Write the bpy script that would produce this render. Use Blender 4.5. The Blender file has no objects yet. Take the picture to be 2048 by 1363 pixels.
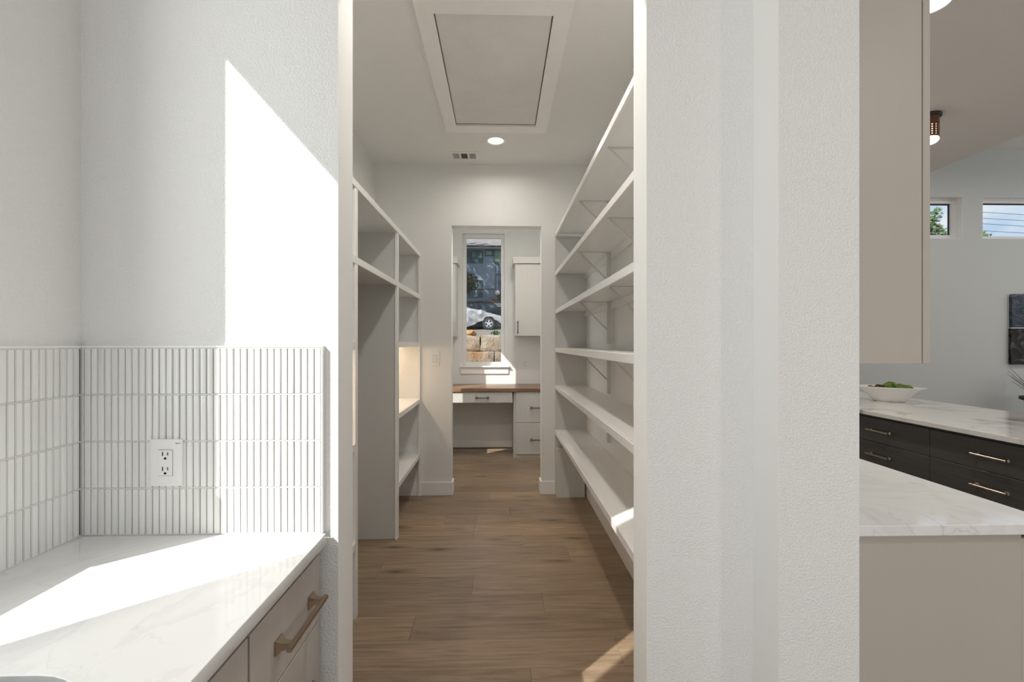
import bpy, bmesh, math, random
from mathutils import Vector, Matrix, noise
random.seed(7)
SC = bpy.context.scene
COL = SC.collection

# ------------------------------------------------------------------ camera
cam_d = bpy.data.cameras.new('camera')
cam_d.sensor_width = 36.0
cam_d.lens = 912.0 / 2048.0 * 36.0
cam_d.shift_y = 4.5 / 2048.0
cam_d.clip_start = 0.02
cam = bpy.data.objects.new('camera', cam_d)
COL.objects.link(cam)
cam.location = (0, 0, 1.42)
cam.rotation_euler = (math.radians(90), 0, -math.atan(24.0 / 912.0))
SC.camera = cam

# ------------------------------------------------------------------ view
SC.view_settings.view_transform = 'Standard'
SC.view_settings.look = 'None'
SC.view_settings.gamma = 1.0
SC.view_settings.use_curve_mapping = False
SC.view_settings.exposure = -0.10
SC.cycles.max_bounces = 10
SC.cycles.diffuse_bounces = 7
SC.cycles.sample_clamp_indirect = 6.0
SC.cycles.caustics_reflective = False
SC.cycles.caustics_refractive = False

# ------------------------------------------------------------------ sky
world = bpy.data.worlds.new('sky')
SC.world = world
world.use_nodes = True
wn, wl = world.node_tree.nodes, world.node_tree.links
wn.clear()
w_out = wn.new('ShaderNodeOutputWorld')
w_bg = wn.new('ShaderNodeBackground')
w_bg.inputs['Strength'].default_value = 1.05
tc = wn.new('ShaderNodeTexCoord')
sep = wn.new('ShaderNodeSeparateXYZ')
wl.new(tc.outputs['Generated'], sep.inputs[0])
sky_ramp = wn.new('ShaderNodeValToRGB')
sky_ramp.color_ramp.elements[0].position = 0.0
sky_ramp.color_ramp.elements[0].color = (0.66, 0.80, 0.96, 1)
sky_ramp.color_ramp.elements[1].position = 0.6
sky_ramp.color_ramp.elements[1].color = (0.24, 0.46, 0.86, 1)
wl.new(sep.outputs['Z'], sky_ramp.inputs[0])
mp = wn.new('ShaderNodeMapping')
mp.inputs['Scale'].default_value = (1.0, 1.0, 2.2)
wl.new(tc.outputs['Generated'], mp.inputs[0])
cl = wn.new('ShaderNodeTexNoise')
cl.inputs['Scale'].default_value = 4.2
cl.inputs['Detail'].default_value = 7
cl.inputs['Roughness'].default_value = 0.55
wl.new(mp.outputs[0], cl.inputs['Vector'])
clr = wn.new('ShaderNodeValToRGB')
clr.color_ramp.elements[0].position = 0.42
clr.color_ramp.elements[0].color = (0, 0, 0, 1)
clr.color_ramp.elements[1].position = 0.58
clr.color_ramp.elements[1].color = (1, 1, 1, 1)
wl.new(cl.outputs['Fac'], clr.inputs[0])
wmix = wn.new('ShaderNodeMixRGB')
wmix.inputs[2].default_value = (1.0, 1.0, 1.0, 1)
wl.new(clr.outputs[0], wmix.inputs[0])
wl.new(sky_ramp.outputs[0], wmix.inputs[1])
wl.new(wmix.outputs[0], w_bg.inputs[0])
wl.new(w_bg.outputs[0], w_out.inputs[0])

# ------------------------------------------------------------------ sun
sun_d = bpy.data.lights.new('sun', 'SUN')
sun_d.energy = 7.2
sun_d.angle = math.radians(0.53)
sun_d.color = (1.0, 0.95, 0.88)
sun = bpy.data.objects.new('sun', sun_d)
COL.objects.link(sun)
sun.location = (-12, -10, 14)
sun.rotation_euler = Vector((1.10, 1.0, -1.232)).to_track_quat('-Z', 'Y').to_euler()

# area lights added as fill from outside the view
def area_light(name, loc, rot, sx, sy, power, color):
    d = bpy.data.lights.new(name, 'AREA')
    d.shape = 'RECTANGLE'
    d.size, d.size_y = sx, sy
    d.energy = power
    d.color = color
    o = bpy.data.objects.new(name, d)
    COL.objects.link(o)
    o.location = loc
    o.rotation_euler = rot
    return o
area_light('rear_fill_light', (1.6, -3.93, 1.45), (math.radians(90), 0, math.pi), 4.8, 2.5, 62, (1.0, 0.98, 0.95))  # unseen light added to fill the kitchen from behind the camera
area_light('left_fill_light', (-1.10, -2.47, 1.30), (math.radians(90), 0, -math.pi / 2), 2.2, 2.3, 72, (1.0, 0.985, 0.96))  # unseen light added to fill from the left rear
area_light('living_fill_light', (13.6, 2.0, 1.9), (math.radians(90), 0, math.pi / 2), 7.0, 3.0, 105, (0.97, 0.99, 1.0))  # unseen light added to brighten the living room
area_light('study_window_fill', (-1.36, 5.08, 1.96), (math.radians(90), 0, -math.pi / 2), 0.42, 1.6, 8, (1.0, 0.985, 0.96))  # fill added outside the study window, on top of the sky
area_light('kitchen_window_fill', (-1.30, 0.628, 1.96), (math.radians(90), 0, -math.pi / 2), 0.42, 1.6, 11, (1.0, 0.985, 0.96))  # fill added outside the kitchen window to brighten left-facing returns

POW_PANTRY, POW_STUDY, POW_KITCHEN, LED = 5.0, 13, 16, 95.0

# ================================================================== materials
MATS = {}
def newmat(name):
    m = bpy.data.materials.new(name)
    m.use_nodes = True
    nt = m.node_tree
    b = nt.nodes['Principled BSDF']
    MATS[name] = m
    return m, nt.nodes, nt.links, b

def simple(name, col, rough=0.5, metal=0.0, spec=0.5):
    m, n, l, b = newmat(name)
    b.inputs['Base Color'].default_value = (*col, 1)
    b.inputs['Roughness'].default_value = rough
    b.inputs['Metallic'].default_value = metal
    b.inputs['Specular IOR Level'].default_value = spec
    return m

def objcoord(n, l, scale=(1, 1, 1), rnd=0.0):
    t = n.new('ShaderNodeTexCoord')
    src = t.outputs['Object']
    if rnd:
        oi = n.new('ShaderNodeObjectInfo')
        mul = n.new('ShaderNodeMath'); mul.operation = 'MULTIPLY'; mul.inputs[1].default_value = rnd
        l.new(oi.outputs['Random'], mul.inputs[0])
        cb = n.new('ShaderNodeCombineXYZ')
        for i in range(3): l.new(mul.outputs[0], cb.inputs[i])
        ad = n.new('ShaderNodeVectorMath'); ad.operation = 'ADD'
        l.new(src, ad.inputs[0]); l.new(cb.outputs[0], ad.inputs[1])
        src = ad.outputs[0]
    mpp = n.new('ShaderNodeMapping')
    mpp.inputs['Scale'].default_value = scale
    l.new(src, mpp.inputs[0])
    return mpp.outputs[0]

def noise_node(n, l, vec, scale, detail=3, rough=0.5, dist=0.0):
    t = n.new('ShaderNodeTexNoise')
    t.inputs['Scale'].default_value = scale
    t.inputs['Detail'].default_value = detail
    t.inputs['Roughness'].default_value = rough
    t.inputs['Distortion'].default_value = dist
    l.new(vec, t.inputs['Vector'])
    return t.outputs['Fac']

def ramp(n, l, fac, stops):
    r = n.new('ShaderNodeValToRGB')
    e = r.color_ramp.elements
    while len(e) < len(stops): e.new(0.5)
    for i, (p, c) in enumerate(stops):
        e[i].position = p
        e[i].color = (*c, 1) if len(c) == 3 else c
    l.new(fac, r.inputs[0])
    return r.outputs[0]

def mix(n, l, fac, a, b, mode='MIX'):
    m = n.new('ShaderNodeMixRGB'); m.blend_type = mode
    for i, v in enumerate((fac, a, b)):
        if hasattr(v, 'is_linked') or hasattr(v, 'links'):
            l.new(v, m.inputs[i])
        elif isinstance(v, (int, float)):
            m.inputs[i].default_value = v
        else:
            m.inputs[i].default_value = (*v, 1)
    return m.outputs[0]

def bump(n, l, b, height, strength, dist=0.002):
    bp = n.new('ShaderNodeBump')
    bp.inputs['Strength'].default_value = strength
    bp.inputs['Distance'].default_value = dist
    l.new(height, bp.inputs['Height'])
    l.new(bp.outputs[0], b.inputs['Normal'])

def plaster(name, col, strength=0.35, rough=0.75, scale=110):
    m, n, l, b = newmat(name)
    b.inputs['Base Color'].default_value = (*col, 1)
    b.inputs['Roughness'].default_value = rough
    b.inputs['Specular IOR Level'].default_value = 0.3
    v = objcoord(n, l)
    f = noise_node(n, l, v, scale, 2, 0.5)
    r = ramp(n, l, f, [(0.38, (0, 0, 0)), (0.62, (1, 1, 1))])
    bump(n, l, b, r, strength, 0.0012)
    return m

def brushed(name, col, var, scale, rough, bumpv=0.05, spec=0.5):
    """painted or veneered board with faint streaks"""
    m, n, l, b = newmat(name)
    v = objcoord(n, l, scale, 3.0)
    f = noise_node(n, l, v, 1.0, 5, 0.6)
    c = ramp(n, l, f, [(0.3, tuple(x * (1 - var) for x in col)), (0.7, tuple(min(1, x * (1 + var)) for x in col))])
    l.new(c, b.inputs['Base Color'])
    b.inputs['Roughness'].default_value = rough
    b.inputs['Specular IOR Level'].default_value = spec
    bump(n, l, b, f, bumpv, 0.001)
    return m

WALL = plaster('wall_paint', (0.79, 0.79, 0.775), 0.6, scale=165)
WALLS = plaster('smooth_wall_paint', (0.80, 0.80, 0.785), 0.08)
CEIL = plaster('ceiling_paint', (0.80, 0.795, 0.78), 0.25, scale=80)
TRIM = brushed('trim_paint', (0.86, 0.855, 0.84), 0.02, (8, 8, 8), 0.32, 0.02)
SHELF = brushed('shelf_paint', (0.83, 0.825, 0.81), 0.025, (14, 1.2, 14), 0.26, 0.06)
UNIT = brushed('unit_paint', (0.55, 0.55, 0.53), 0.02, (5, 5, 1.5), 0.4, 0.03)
VINYL = simple('window_vinyl', (0.80, 0.80, 0.79), 0.35)
PLASTIC = simple('white_plastic', (0.78, 0.78, 0.77), 0.3)
BLACK = simple('black_slot', (0.012, 0.012, 0.012), 0.6)
PRINT = simple('grey_print', (0.28, 0.28, 0.27), 0.6)
GASKET = simple('black_gasket', (0.02, 0.02, 0.022), 0.5)
TAUPE = brushed('taupe_veneer', (0.46, 0.425, 0.39), 0.05, (30, 30, 2.2), 0.42, 0.04)
REVEAL = simple('cabinet_reveal', (0.13, 0.10, 0.075), 0.6)
CREAM = brushed('cream_cabinet', (0.49, 0.455, 0.40), 0.008, (60, 60, 3), 0.42, 0.03)
STUDYCAB = brushed('study_cabinet', (0.59, 0.575, 0.545), 0.02, (40, 40, 3), 0.4, 0.02)
DARK = brushed('charcoal_veneer', (0.066, 0.063, 0.060), 0.18, (2.5, 2.5, 40), 0.38, 0.05)
DARKGAP = simple('dark_carcass', (0.008, 0.008, 0.008), 0.7)
BRONZE = simple('champagne_bronze', (0.47, 0.385, 0.295), 0.28, 1.0)
NICKEL = simple('pewter_pull', (0.19, 0.178, 0.16), 0.36, 1.0)
STEEL = simple('sink_steel', (0.42, 0.42, 0.41), 0.25, 1.0)
GROUTSHADE = simple('shaded_grout', (0.15, 0.15, 0.146), 0.9)  # shade of the upright joints is painted into this grey
GROUTL = simple('grout_line', (0.66, 0.66, 0.645), 0.85)
DUCT = simple('duct_dark', (0.02, 0.018, 0.015), 0.9)
CERAMIC = simple('bowl_ceramic', (0.78, 0.76, 0.73), 0.25)
POT = simple('pot_black', (0.02, 0.02, 0.02), 0.5)
TWIG = simple('dry_twig', (0.14, 0.085, 0.045), 0.8)
TIRE = simple('tire_rubber', (0.015, 0.015, 0.016), 0.8)
ALLOY = simple('wheel_alloy', (0.62, 0.62, 0.63), 0.35, 0.6)
UNDER = simple('underbody', (0.02, 0.02, 0.022), 0.7)
WIRE = simple('wire_cable', (0.10, 0.13, 0.16), 0.7)

def emit(name, col, s):
    m, n, l, b = newmat(name)
    b.inputs['Base Color'].default_value = (0.8, 0.8, 0.8, 1)
    b.inputs['Emission Color'].default_value = (*col, 1)
    b.inputs['Emission Strength'].default_value = s
    return m
LENS = emit('lamp_lens', (1.0, 0.95, 0.87), 6.0)
GLOW = emit('lamp_glow', (1.0, 0.88, 0.66), 2.6)
LEDM = emit('led_glow', (1.0, 0.74, 0.50), LED)

def make_glass(name, tint=(0.97, 0.985, 0.98)):
    m, n, l, b = newmat(name)
    n.remove(b)
    out = n['Material Output']
    tr = n.new('ShaderNodeBsdfTransparent'); tr.inputs[0].default_value = (*tint, 1)
    gl = n.new('ShaderNodeBsdfGlossy'); gl.inputs['Roughness'].default_value = 0.0
    lw = n.new('ShaderNodeLayerWeight'); lw.inputs['Blend'].default_value = 0.5
    pw = n.new('ShaderNodeMath'); pw.operation = 'POWER'; pw.inputs[1].default_value = 5.0
    l.new(lw.outputs['Facing'], pw.inputs[0])
    fr = n.new('ShaderNodeMath'); fr.operation = 'MULTIPLY_ADD'; fr.inputs[1].default_value = 0.92; fr.inputs[2].default_value = 0.03
    l.new(pw.outputs[0], fr.inputs[0])
    ms = n.new('ShaderNodeMixShader')
    l.new(fr.outputs[0], ms.inputs[0]); l.new(tr.outputs[0], ms.inputs[1]); l.new(gl.outputs[0], ms.inputs[2])
    l.new(ms.outputs[0], out.inputs['Surface'])
    return m
GLASS = make_glass('window_glass')

def make_tile():
    m, n, l, b = newmat('kit_kat_tile')
    oi = n.new('ShaderNodeObjectInfo')
    c = ramp(n, l, oi.outputs['Random'], [(0, (0.735, 0.735, 0.72)), (0.5, (0.775, 0.775, 0.76)), (1, (0.80, 0.80, 0.79))])
    l.new(c, b.inputs['Base Color'])
    b.inputs['Roughness'].default_value = 0.22
    v = objcoord(n, l, (60, 60, 12), 5.0)
    bump(n, l, b, noise_node(n, l, v, 1.0, 2), 0.12, 0.0015)
    return m
TILE = make_tile()

def quartz(name, base, vein, vs, width, soft, patch):
    m, n, l, b = newmat(name)
    v = objcoord(n, l)
    wv = noise_node(n, l, v, vs, 4, 0.55, 1.4)
    a = n.new('ShaderNodeMath'); a.operation = 'SUBTRACT'; a.inputs[1].default_value = 0.5
    l.new(wv, a.inputs[0])
    ab = n.new('ShaderNodeMath'); ab.operation = 'ABSOLUTE'; l.new(a.outputs[0], ab.inputs[0])
    line = ramp(n, l, ab.outputs[0], [(0.0, (1, 1, 1)), (width, (0.35, 0.35, 0.35)), (width + soft, (0, 0, 0))])
    mask = ramp(n, l, noise_node(n, l, v, vs * 0.8 + 1.0, 2), [(0.44, (0, 0, 0)), (0.6, (1, 1, 1))])
    f = mix(n, l, 1.0, line, mask, 'MULTIPLY')
    c = mix(n, l, f, base, vein)
    cloud = ramp(n, l, noise_node(n, l, v, 2.3, 5, 0.6, 2.0), [(0.50, (0, 0, 0)), (0.54, (1, 1, 1)), (0.60, (0.4, 0.4, 0.4)), (0.64, (0, 0, 0))])
    cm = mix(n, l, patch, (0, 0, 0), cloud)
    c2 = mix(n, l, cm, c, tuple(x * 0.86 for x in base))
    l.new(c2, b.inputs['Base Color'])
    b.inputs['Roughness'].default_value = 0.07
    b.inputs['Specular IOR Level'].default_value = 0.5
    return m
QUARTZ = quartz('white_quartz', (0.80, 0.80, 0.79), (0.64, 0.64, 0.63), 1.6, 0.002, 0.006, 0.45)
QUARTZV = quartz('veined_quartz', (0.76, 0.745, 0.72), (0.33, 0.30, 0.275), 0.95, 0.016, 0.020, 0.15)

def wood(name, c0, c1, c2, grain, rough, tint=0.25, knots=True, rnd=17.0):
    m, n, l, b = newmat(name)
    v = objcoord(n, l, grain, rnd)
    f1 = noise_node(n, l, v, 1.0, 6, 0.6, 2.2)
    v2 = objcoord(n, l, (grain[0] * 2.5, grain[1] * 5, grain[2] * 5), rnd)
    f2 = noise_node(n, l, v2, 1.0, 4, 0.7, 0.3)
    c = ramp(n, l, f1, [(0.28, c0), (0.5, c1), (0.74, c2)])
    s = ramp(n, l, f2, [(0.35, (0.6, 0.6, 0.6)), (0.6, (1.1, 1.1, 1.1))])
    c = mix(n, l, 0.42, c, s, 'MULTIPLY')
    oi = n.new('ShaderNodeObjectInfo')
    t = ramp(n, l, oi.outputs['Random'], [(0, (0.78, 0.76, 0.74)), (0.35, (0.95, 0.93, 0.93)), (0.7, (1.05, 1.02, 0.97)), (1, (1.2, 1.15, 1.05))])
    c = mix(n, l, tint * 3, c, t, 'MULTIPLY')
    if knots:
        kv = objcoord(n, l, (2.0, 7.0, 1.0), rnd)
        vo = n.new('ShaderNodeTexVoronoi'); vo.inputs['Scale'].default_value = 1.0
        l.new(kv, vo.inputs['Vector'])
        sp = n.new('ShaderNodeSeparateColor'); l.new(vo.outputs['Color'], sp.inputs[0])
        g = ramp(n, l, sp.outputs[0], [(0.45, (0, 0, 0)), (0.5, (1, 1, 1))])
        k = ramp(n, l, vo.outputs['Distance'], [(0.04, (1, 1, 1)), (0.10, (0.5, 0.5, 0.5)), (0.30, (0, 0, 0))])
        kk = mix(n, l, 1.0, g, k, 'MULTIPLY')
        c = mix(n, l, kk, c, tuple(x * 0.25 for x in c0))
    l.new(c, b.inputs['Base Color'])
    b.inputs['Roughness'].default_value = rough
    b.inputs['Specular IOR Level'].default_value = 0.4
    bump(n, l, b, f2, 0.08, 0.001)
    return m
FLOORW = wood('oak_plank', (0.200, 0.142, 0.093), (0.300, 0.220, 0.150), (0.370, 0.280, 0.197), (1.3, 13, 13), 0.36)
WALNUT = wood('walnut_block', (0.16, 0.085, 0.045), (0.25, 0.140, 0.078), (0.36, 0.22, 0.13), (2.0, 20, 20), 0.3, 0.1, False)
SHADEW = wood('lamp_wood', (0.075, 0.028, 0.012), (0.13, 0.05, 0.02), (0.18, 0.075, 0.03), (20, 20, 3), 0.45, 0.0, False)

def mottled(name, stops, scale, rough=0.9, bumpv=0.6, dist=0.03, rnd=11.0):
    m, n, l, b = newmat(name)
    v = objcoord(n, l, (1, 1, 1), rnd)
    f = noise_node(n, l, v, scale, 7, 0.65, 0.6)
    l.new(ramp(n, l, f, stops), b.inputs['Base Color'])
    b.inputs['Roughness'].default_value = rough
    b.inputs['Specular IOR Level'].default_value = 0.2
    bump(n, l, b, f, bumpv, dist)
    return m
def make_stone():
    m, n, l, b = newmat('limestone')
    v = objcoord(n, l, (1, 1, 1), 11.0)
    f = noise_node(n, l, v, 5.0, 8, 0.7)
    c = ramp(n, l, f, [(0.34, (0.20, 0.13, 0.08)), (0.46, (0.36, 0.26, 0.17)), (0.56, (0.40, 0.33, 0.25)), (0.70, (0.44, 0.37, 0.29))])
    g = noise_node(n, l, v, 2.2, 4, 0.6)
    c = mix(n, l, ramp(n, l, g, [(0.50, (0, 0, 0)), (0.68, (0.7, 0.7, 0.7))]), c, (0.36, 0.19, 0.08))
    vo = n.new('ShaderNodeTexVoronoi'); vo.inputs['Scale'].default_value = 34.0; l.new(v, vo.inputs['Vector'])
    pit = ramp(n, l, vo.outputs['Distance'], [(0.12, (0.45, 0.45, 0.45)), (0.28, (1, 1, 1))])
    c = mix(n, l, 0.35, c, pit, 'MULTIPLY')
    l.new(c, b.inputs['Base Color'])
    b.inputs['Roughness'].default_value = 0.9
    b.inputs['Specular IOR Level'].default_value = 0.2
    h = mix(n, l, 0.10, f, vo.outputs['Distance'])
    bump(n, l, b, h, 1.0, 0.06)
    return m
STONE = make_stone()
BOULDER = mottled('boulder', [(0.3, (0.16, 0.08, 0.04)), (0.5, (0.42, 0.22, 0.09)), (0.7, (0.55, 0.38, 0.22))], 6.0)
GRAVEL = mottled('pale_gravel', [(0.35, (0.17, 0.15, 0.13)), (0.65, (0.28, 0.255, 0.225))], 30.0)
SIDING = mottled('blue_siding', [(0.35, (0.13, 0.18, 0.24)), (0.65, (0.21, 0.27, 0.33))], 0.9, 0.7, 0.1)
PLINTHM = mottled('grey_blue_plinth', [(0.35, (0.07, 0.10, 0.13)), (0.65, (0.11, 0.145, 0.175))], 1.2, 0.8, 0.1)
ROOFM = mottled('roof_shingle', [(0.35, (0.19, 0.175, 0.17)), (0.65, (0.27, 0.255, 0.25))], 3.0)
GUTTER = simple('gutter_dark', (0.03, 0.028, 0.028), 0.6)
FRAMED = simple('house_window_frame', (0.02, 0.035, 0.05), 0.5)
HPANE = mottled('house_window_pane', [(0.42, (0.02, 0.05, 0.065)), (0.55, (0.08, 0.14, 0.16)), (0.62, (0.34, 0.46, 0.50))], 1.6, 0.08, 0.0)  # pale stops paint bright reflections into the panes
DOORB = simple('house_door_blue', (0.16, 0.27, 0.42), 0.5)
STEPM = simple('white_step', (0.62, 0.62, 0.62), 0.7)
COVER = mottled('silver_cover', [(0.35, (0.28, 0.285, 0.30)), (0.65, (0.38, 0.38, 0.40))], 2.0, 0.5, 0.3)
LEAFD = mottled('leaf_dark', [(0.35, (0.012, 0.022, 0.008)), (0.65, (0.05, 0.06, 0.018))], 2.0, 0.7, 0.0)
LEAFG = mottled('leaf_green', [(0.35, (0.045, 0.085, 0.035)), (0.65, (0.15, 0.21, 0.09))], 1.2, 0.7, 0.0)
BARK = mottled('bark', [(0.35, (0.05, 0.035, 0.025)), (0.65, (0.12, 0.09, 0.065))], 6.0)
PETALW = simple('white_petal', (0.75, 0.66, 0.68), 0.8)
PETALR = simple('red_petal', (0.35, 0.06, 0.04), 0.8)
FRUITG = mottled('green_fruit', [(0.35, (0.045, 0.095, 0.012)), (0.65, (0.17, 0.26, 0.05))], 22.0, 0.45, 0.25, 0.004)
FRUITB = mottled('brown_fruit', [(0.35, (0.035, 0.018, 0.008)), (0.65, (0.12, 0.06, 0.02))], 22.0, 0.45, 0.25, 0.004)
BRACK = simple('shaded_bracket_paint', (0.55, 0.54, 0.51), 0.4)  # same paint as the shelves, with shade put into the colour
CHASE = brushed('chase_panel', (0.60, 0.60, 0.57), 0.02, (5, 5, 1.5), 0.45, 0.03)

def make_painting(name, cols, scale, seed):
    m, n, l, b = newmat(name)
    v = objcoord(n, l, (1, 1, 1.6))
    ad = n.new('ShaderNodeVectorMath'); ad.operation = 'ADD'; ad.inputs[1].default_value = (seed, seed, seed)
    l.new(v, ad.inputs[0])
    f = noise_node(n, l, ad.outputs[0], scale, 6, 0.6, 2.5)
    l.new(ramp(n, l, f, cols), b.inputs['Base Color'])
    b.inputs['Roughness'].default_value = 0.6
    b.inputs['Specular IOR Level'].default_value = 0.12
    return m
ART1 = make_painting('painting_upper', [(0.3, (0.015, 0.022, 0.035)), (0.48, (0.05, 0.075, 0.10)), (0.58, (0.10, 0.10, 0.13)), (0.72, (0.20, 0.20, 0.24))], 3.2, 3.3)
ART2 = make_painting('painting_lower', [(0.35, (0.010, 0.010, 0.011)), (0.52, (0.03, 0.028, 0.027)), (0.62, (0.12, 0.115, 0.11)), (0.70, (0.025, 0.023, 0.022))], 3.0, 9.1)

# ================================================================== mesh helpers
WORLD = {}
class MB:
    def __init__(self): self.bm = bmesh.new()
    def box(self, x0, x1, y0, y1, z0, z1, bev=0.0, seg=1):
        bm = self.bm
        mat = Matrix.Translation(((x0 + x1) / 2, (y0 + y1) / 2, (z0 + z1) / 2)) @ Matrix.Diagonal((abs(x1 - x0), abs(y1 - y0), abs(z1 - z0), 1))
        r = bmesh.ops.create_cube(bm, size=1.0, matrix=mat)
        if bev > 0:
            es = list({e for v in r['verts'] for e in v.link_edges})
            bmesh.ops.bevel(bm, geom=es, offset=bev, segments=seg, affect='EDGES', profile=0.5)
        return self
    def tube(self, p0, p1, r0, r1=None, n=10, caps=True):
        p0, p1 = Vector(p0), Vector(p1)
        r1 = r0 if r1 is None else r1
        d = (p1 - p0).normalized()
        a = d.orthogonal().normalized(); b = d.cross(a)
        A, B = [], []
        for i in range(n):
            t = 2 * math.pi * i / n
            o = a * math.cos(t) + b * math.sin(t)
            A.append(self.bm.verts.new(p0 + o * r0)); B.append(self.bm.verts.new(p1 + o * r1))
        for i in range(n):
            j = (i + 1) % n
            self.bm.faces.new((A[i], A[j], B[j], B[i]))
        if caps:
            self.bm.faces.new(A[::-1]); self.bm.faces.new(B)
        return self
    def lathe(self, prof, c=(0, 0, 0), n=32, sx=1.0, sy=1.0, axis='Z', closed=False):
        """prof: list of (r, h); h along the axis"""
        c = Vector(c); rings = []
        for r, h in prof:
            ring = []
            if r < 1e-6:
                p = {'Z': (0, 0, h), 'Y': (0, h, 0), 'X': (h, 0, 0)}[axis]
                ring = [self.bm.verts.new(c + Vector(p))]
            else:
                for i in range(n):
                    t = 2 * math.pi * i / n
                    u, w = r * math.cos(t) * sx, r * math.sin(t) * sy
                    p = {'Z': (u, w, h), 'Y': (u, h, w), 'X': (h, u, w)}[axis]
                    ring.append(self.bm.verts.new(c + Vector(p)))
            rings.append(ring)
        seq = list(zip(rings, rings[1:]))
        if closed: seq.append((rings[-1], rings[0]))
        for A, B in seq:
            for i in range(n):
                j = (i + 1) % n
                try:
                    if len(A) == 1: self.bm.faces.new((A[0], B[j], B[i]))
                    elif len(B) == 1: self.bm.faces.new((A[i], A[j], B[0]))
                    else: self.bm.faces.new((A[i], A[j], B[j], B[i]))
                except ValueError: pass
        return self
    def prism(self, pts, axis, a0, a1):
        """polygon pts in the two other axes, extruded along axis"""
        def mk(p, h): return {'X': (h, p[0], p[1]), 'Y': (p[0], h, p[1]), 'Z': (p[0], p[1], h)}[axis]
        A = [self.bm.verts.new(mk(p, a0)) for p in pts]; B = [self.bm.verts.new(mk(p, a1)) for p in pts]
        n = len(pts)
        self.bm.faces.new(A[::-1]); self.bm.faces.new(B)
        for i in range(n): self.bm.faces.new((A[i], A[(i + 1) % n], B[(i + 1) % n], B[i]))
        return self
    def quads(self, verts, faces):
        vs = [self.bm.verts.new(v) for v in verts]
        for f in faces: self.bm.faces.new([vs[i] for i in f])
        return self
    def build(self, name, mat, parent=None, smooth=False, origin=None):
        bm = self.bm
        bmesh.ops.recalc_face_normals(bm, faces=bm.faces)
        if origin is None:
            xs = [v.co for v in bm.verts]
            lo = Vector((min(v.x for v in xs), min(v.y for v in xs), min(v.z for v in xs)))
            hi = Vector((max(v.x for v in xs), max(v.y for v in xs), max(v.z for v in xs)))
            origin = (lo + hi) / 2
            if parent is None: origin.z = lo.z
        origin = Vector(origin)
        for v in bm.verts: v.co -= origin
        me = bpy.data.meshes.new(name)
        bm.to_mesh(me); bm.free()
        if smooth:
            for p in me.polygons: p.use_smooth = True
        return place(name, me, mat, origin, parent)

def place(name, me, mat, origin, parent=None, rot=None):
    o = bpy.data.objects.new(name, me)
    if mat and not me.materials: me.materials.append(mat)
    COL.objects.link(o)
    origin = Vector(origin)
    WORLD[o.name] = origin.copy()
    if parent is not None:
        o.parent = parent
        o.location = origin - WORLD[parent.name]
    else:
        o.location = origin
    if rot: o.rotation_euler = rot
    return o

def thing(name, label, cat, loc, group=None):
    o = bpy.data.objects.new(name, None)
    COL.objects.link(o)
    o.empty_display_size = 0.05
    o.location = loc
    WORLD[o.name] = Vector(loc)
    o['label'] = label; o['category'] = cat
    if group: o['group'] = group
    return o
def tag(o, label, cat, group=None):
    o['label'] = label; o['category'] = cat
    if group: o['group'] = group
    return o
def struct(name, mb, mat, label=None, parent=None):
    o = mb.build(name, mat, parent)
    if parent is None:
        o['kind'] = 'structure'
        if label: o['label'] = label
    return o
def struct_empty(name, loc, label):
    o = bpy.data.objects.new(name, None); COL.objects.link(o)
    o.location = loc; WORLD[o.name] = Vector(loc)
    o['kind'] = 'structure'; o['label'] = label
    return o
def box(name, mat, parent, *b, bev=0.002, seg=1):
    return MB().box(*b, bev=bev, seg=seg).build(name, mat, parent)

def pull(parent, center, along, out, length, mat, name='handle', foot=0.026, bar=0.011, stand=0.032, inset=0.018):
    """square bar pull on two flared feet"""
    c, a, o = Vector(center), Vector(along).normalized(), Vector(out).normalized()
    s = a.cross(o)
    mb = MB()
    def frustum(p, w0, w1, h0, h1):
        vs = []
        for h, w in ((h0, w0), (h0 + (h1 - h0) * 0.15, w0), (h0 + (h1 - h0) * 0.45, (w0 + w1) * 0.40), (h1, w1)):
            for i, j in ((-1, -1), (1, -1), (1, 1), (-1, 1)):
                vs.append(p + o * h + a * i * w / 2 + s * j * w / 2)
        fs = [(0, 3, 2, 1), (12, 13, 14, 15)]
        for k in range(3):
            for i in range(4):
                fs.append((k * 4 + i, k * 4 + (i + 1) % 4, k * 4 + 4 + (i + 1) % 4, k * 4 + 4 + i))
        mb.quads(vs, fs)
    for sgn in (-1, 1):
        frustum(c + a * sgn * (length / 2 - inset), foot, bar * 1.05, 0.0, stand - bar * 0.4)
    vs = []
    for e in (-1, 1):
        for i, j in ((-1, -1), (1, -1), (1, 1), (-1, 1)):
            vs.append(c + a * e * length / 2 + o * (stand + i * bar / 2) + s * j * bar / 2)
    mb.quads(vs, [(0, 3, 2, 1), (4, 5, 6, 7), (0, 1, 5, 4), (1, 2, 6, 5), (2, 3, 7, 6), (3, 0, 4, 7)])
    bmesh.ops.bevel(mb.bm, geom=[e for e in mb.bm.edges if e.calc_length() > length * 0.8], offset=0.0015, segments=1, affect='EDGES')
    return mb.build(name, mat, parent)

# ================================================================== setting
CEILZ = 3.09
XL = -1.113          # kitchen left wall
YA = 1.241           # wall with the pantry opening
PL, PR = -1.164, 0.812   # pantry walls
YB = 4.28            # pantry end wall
YS = 6.235           # study end wall
YF = 6.60            # living room end wall
LCZ = 4.31           # living room ceiling

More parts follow.
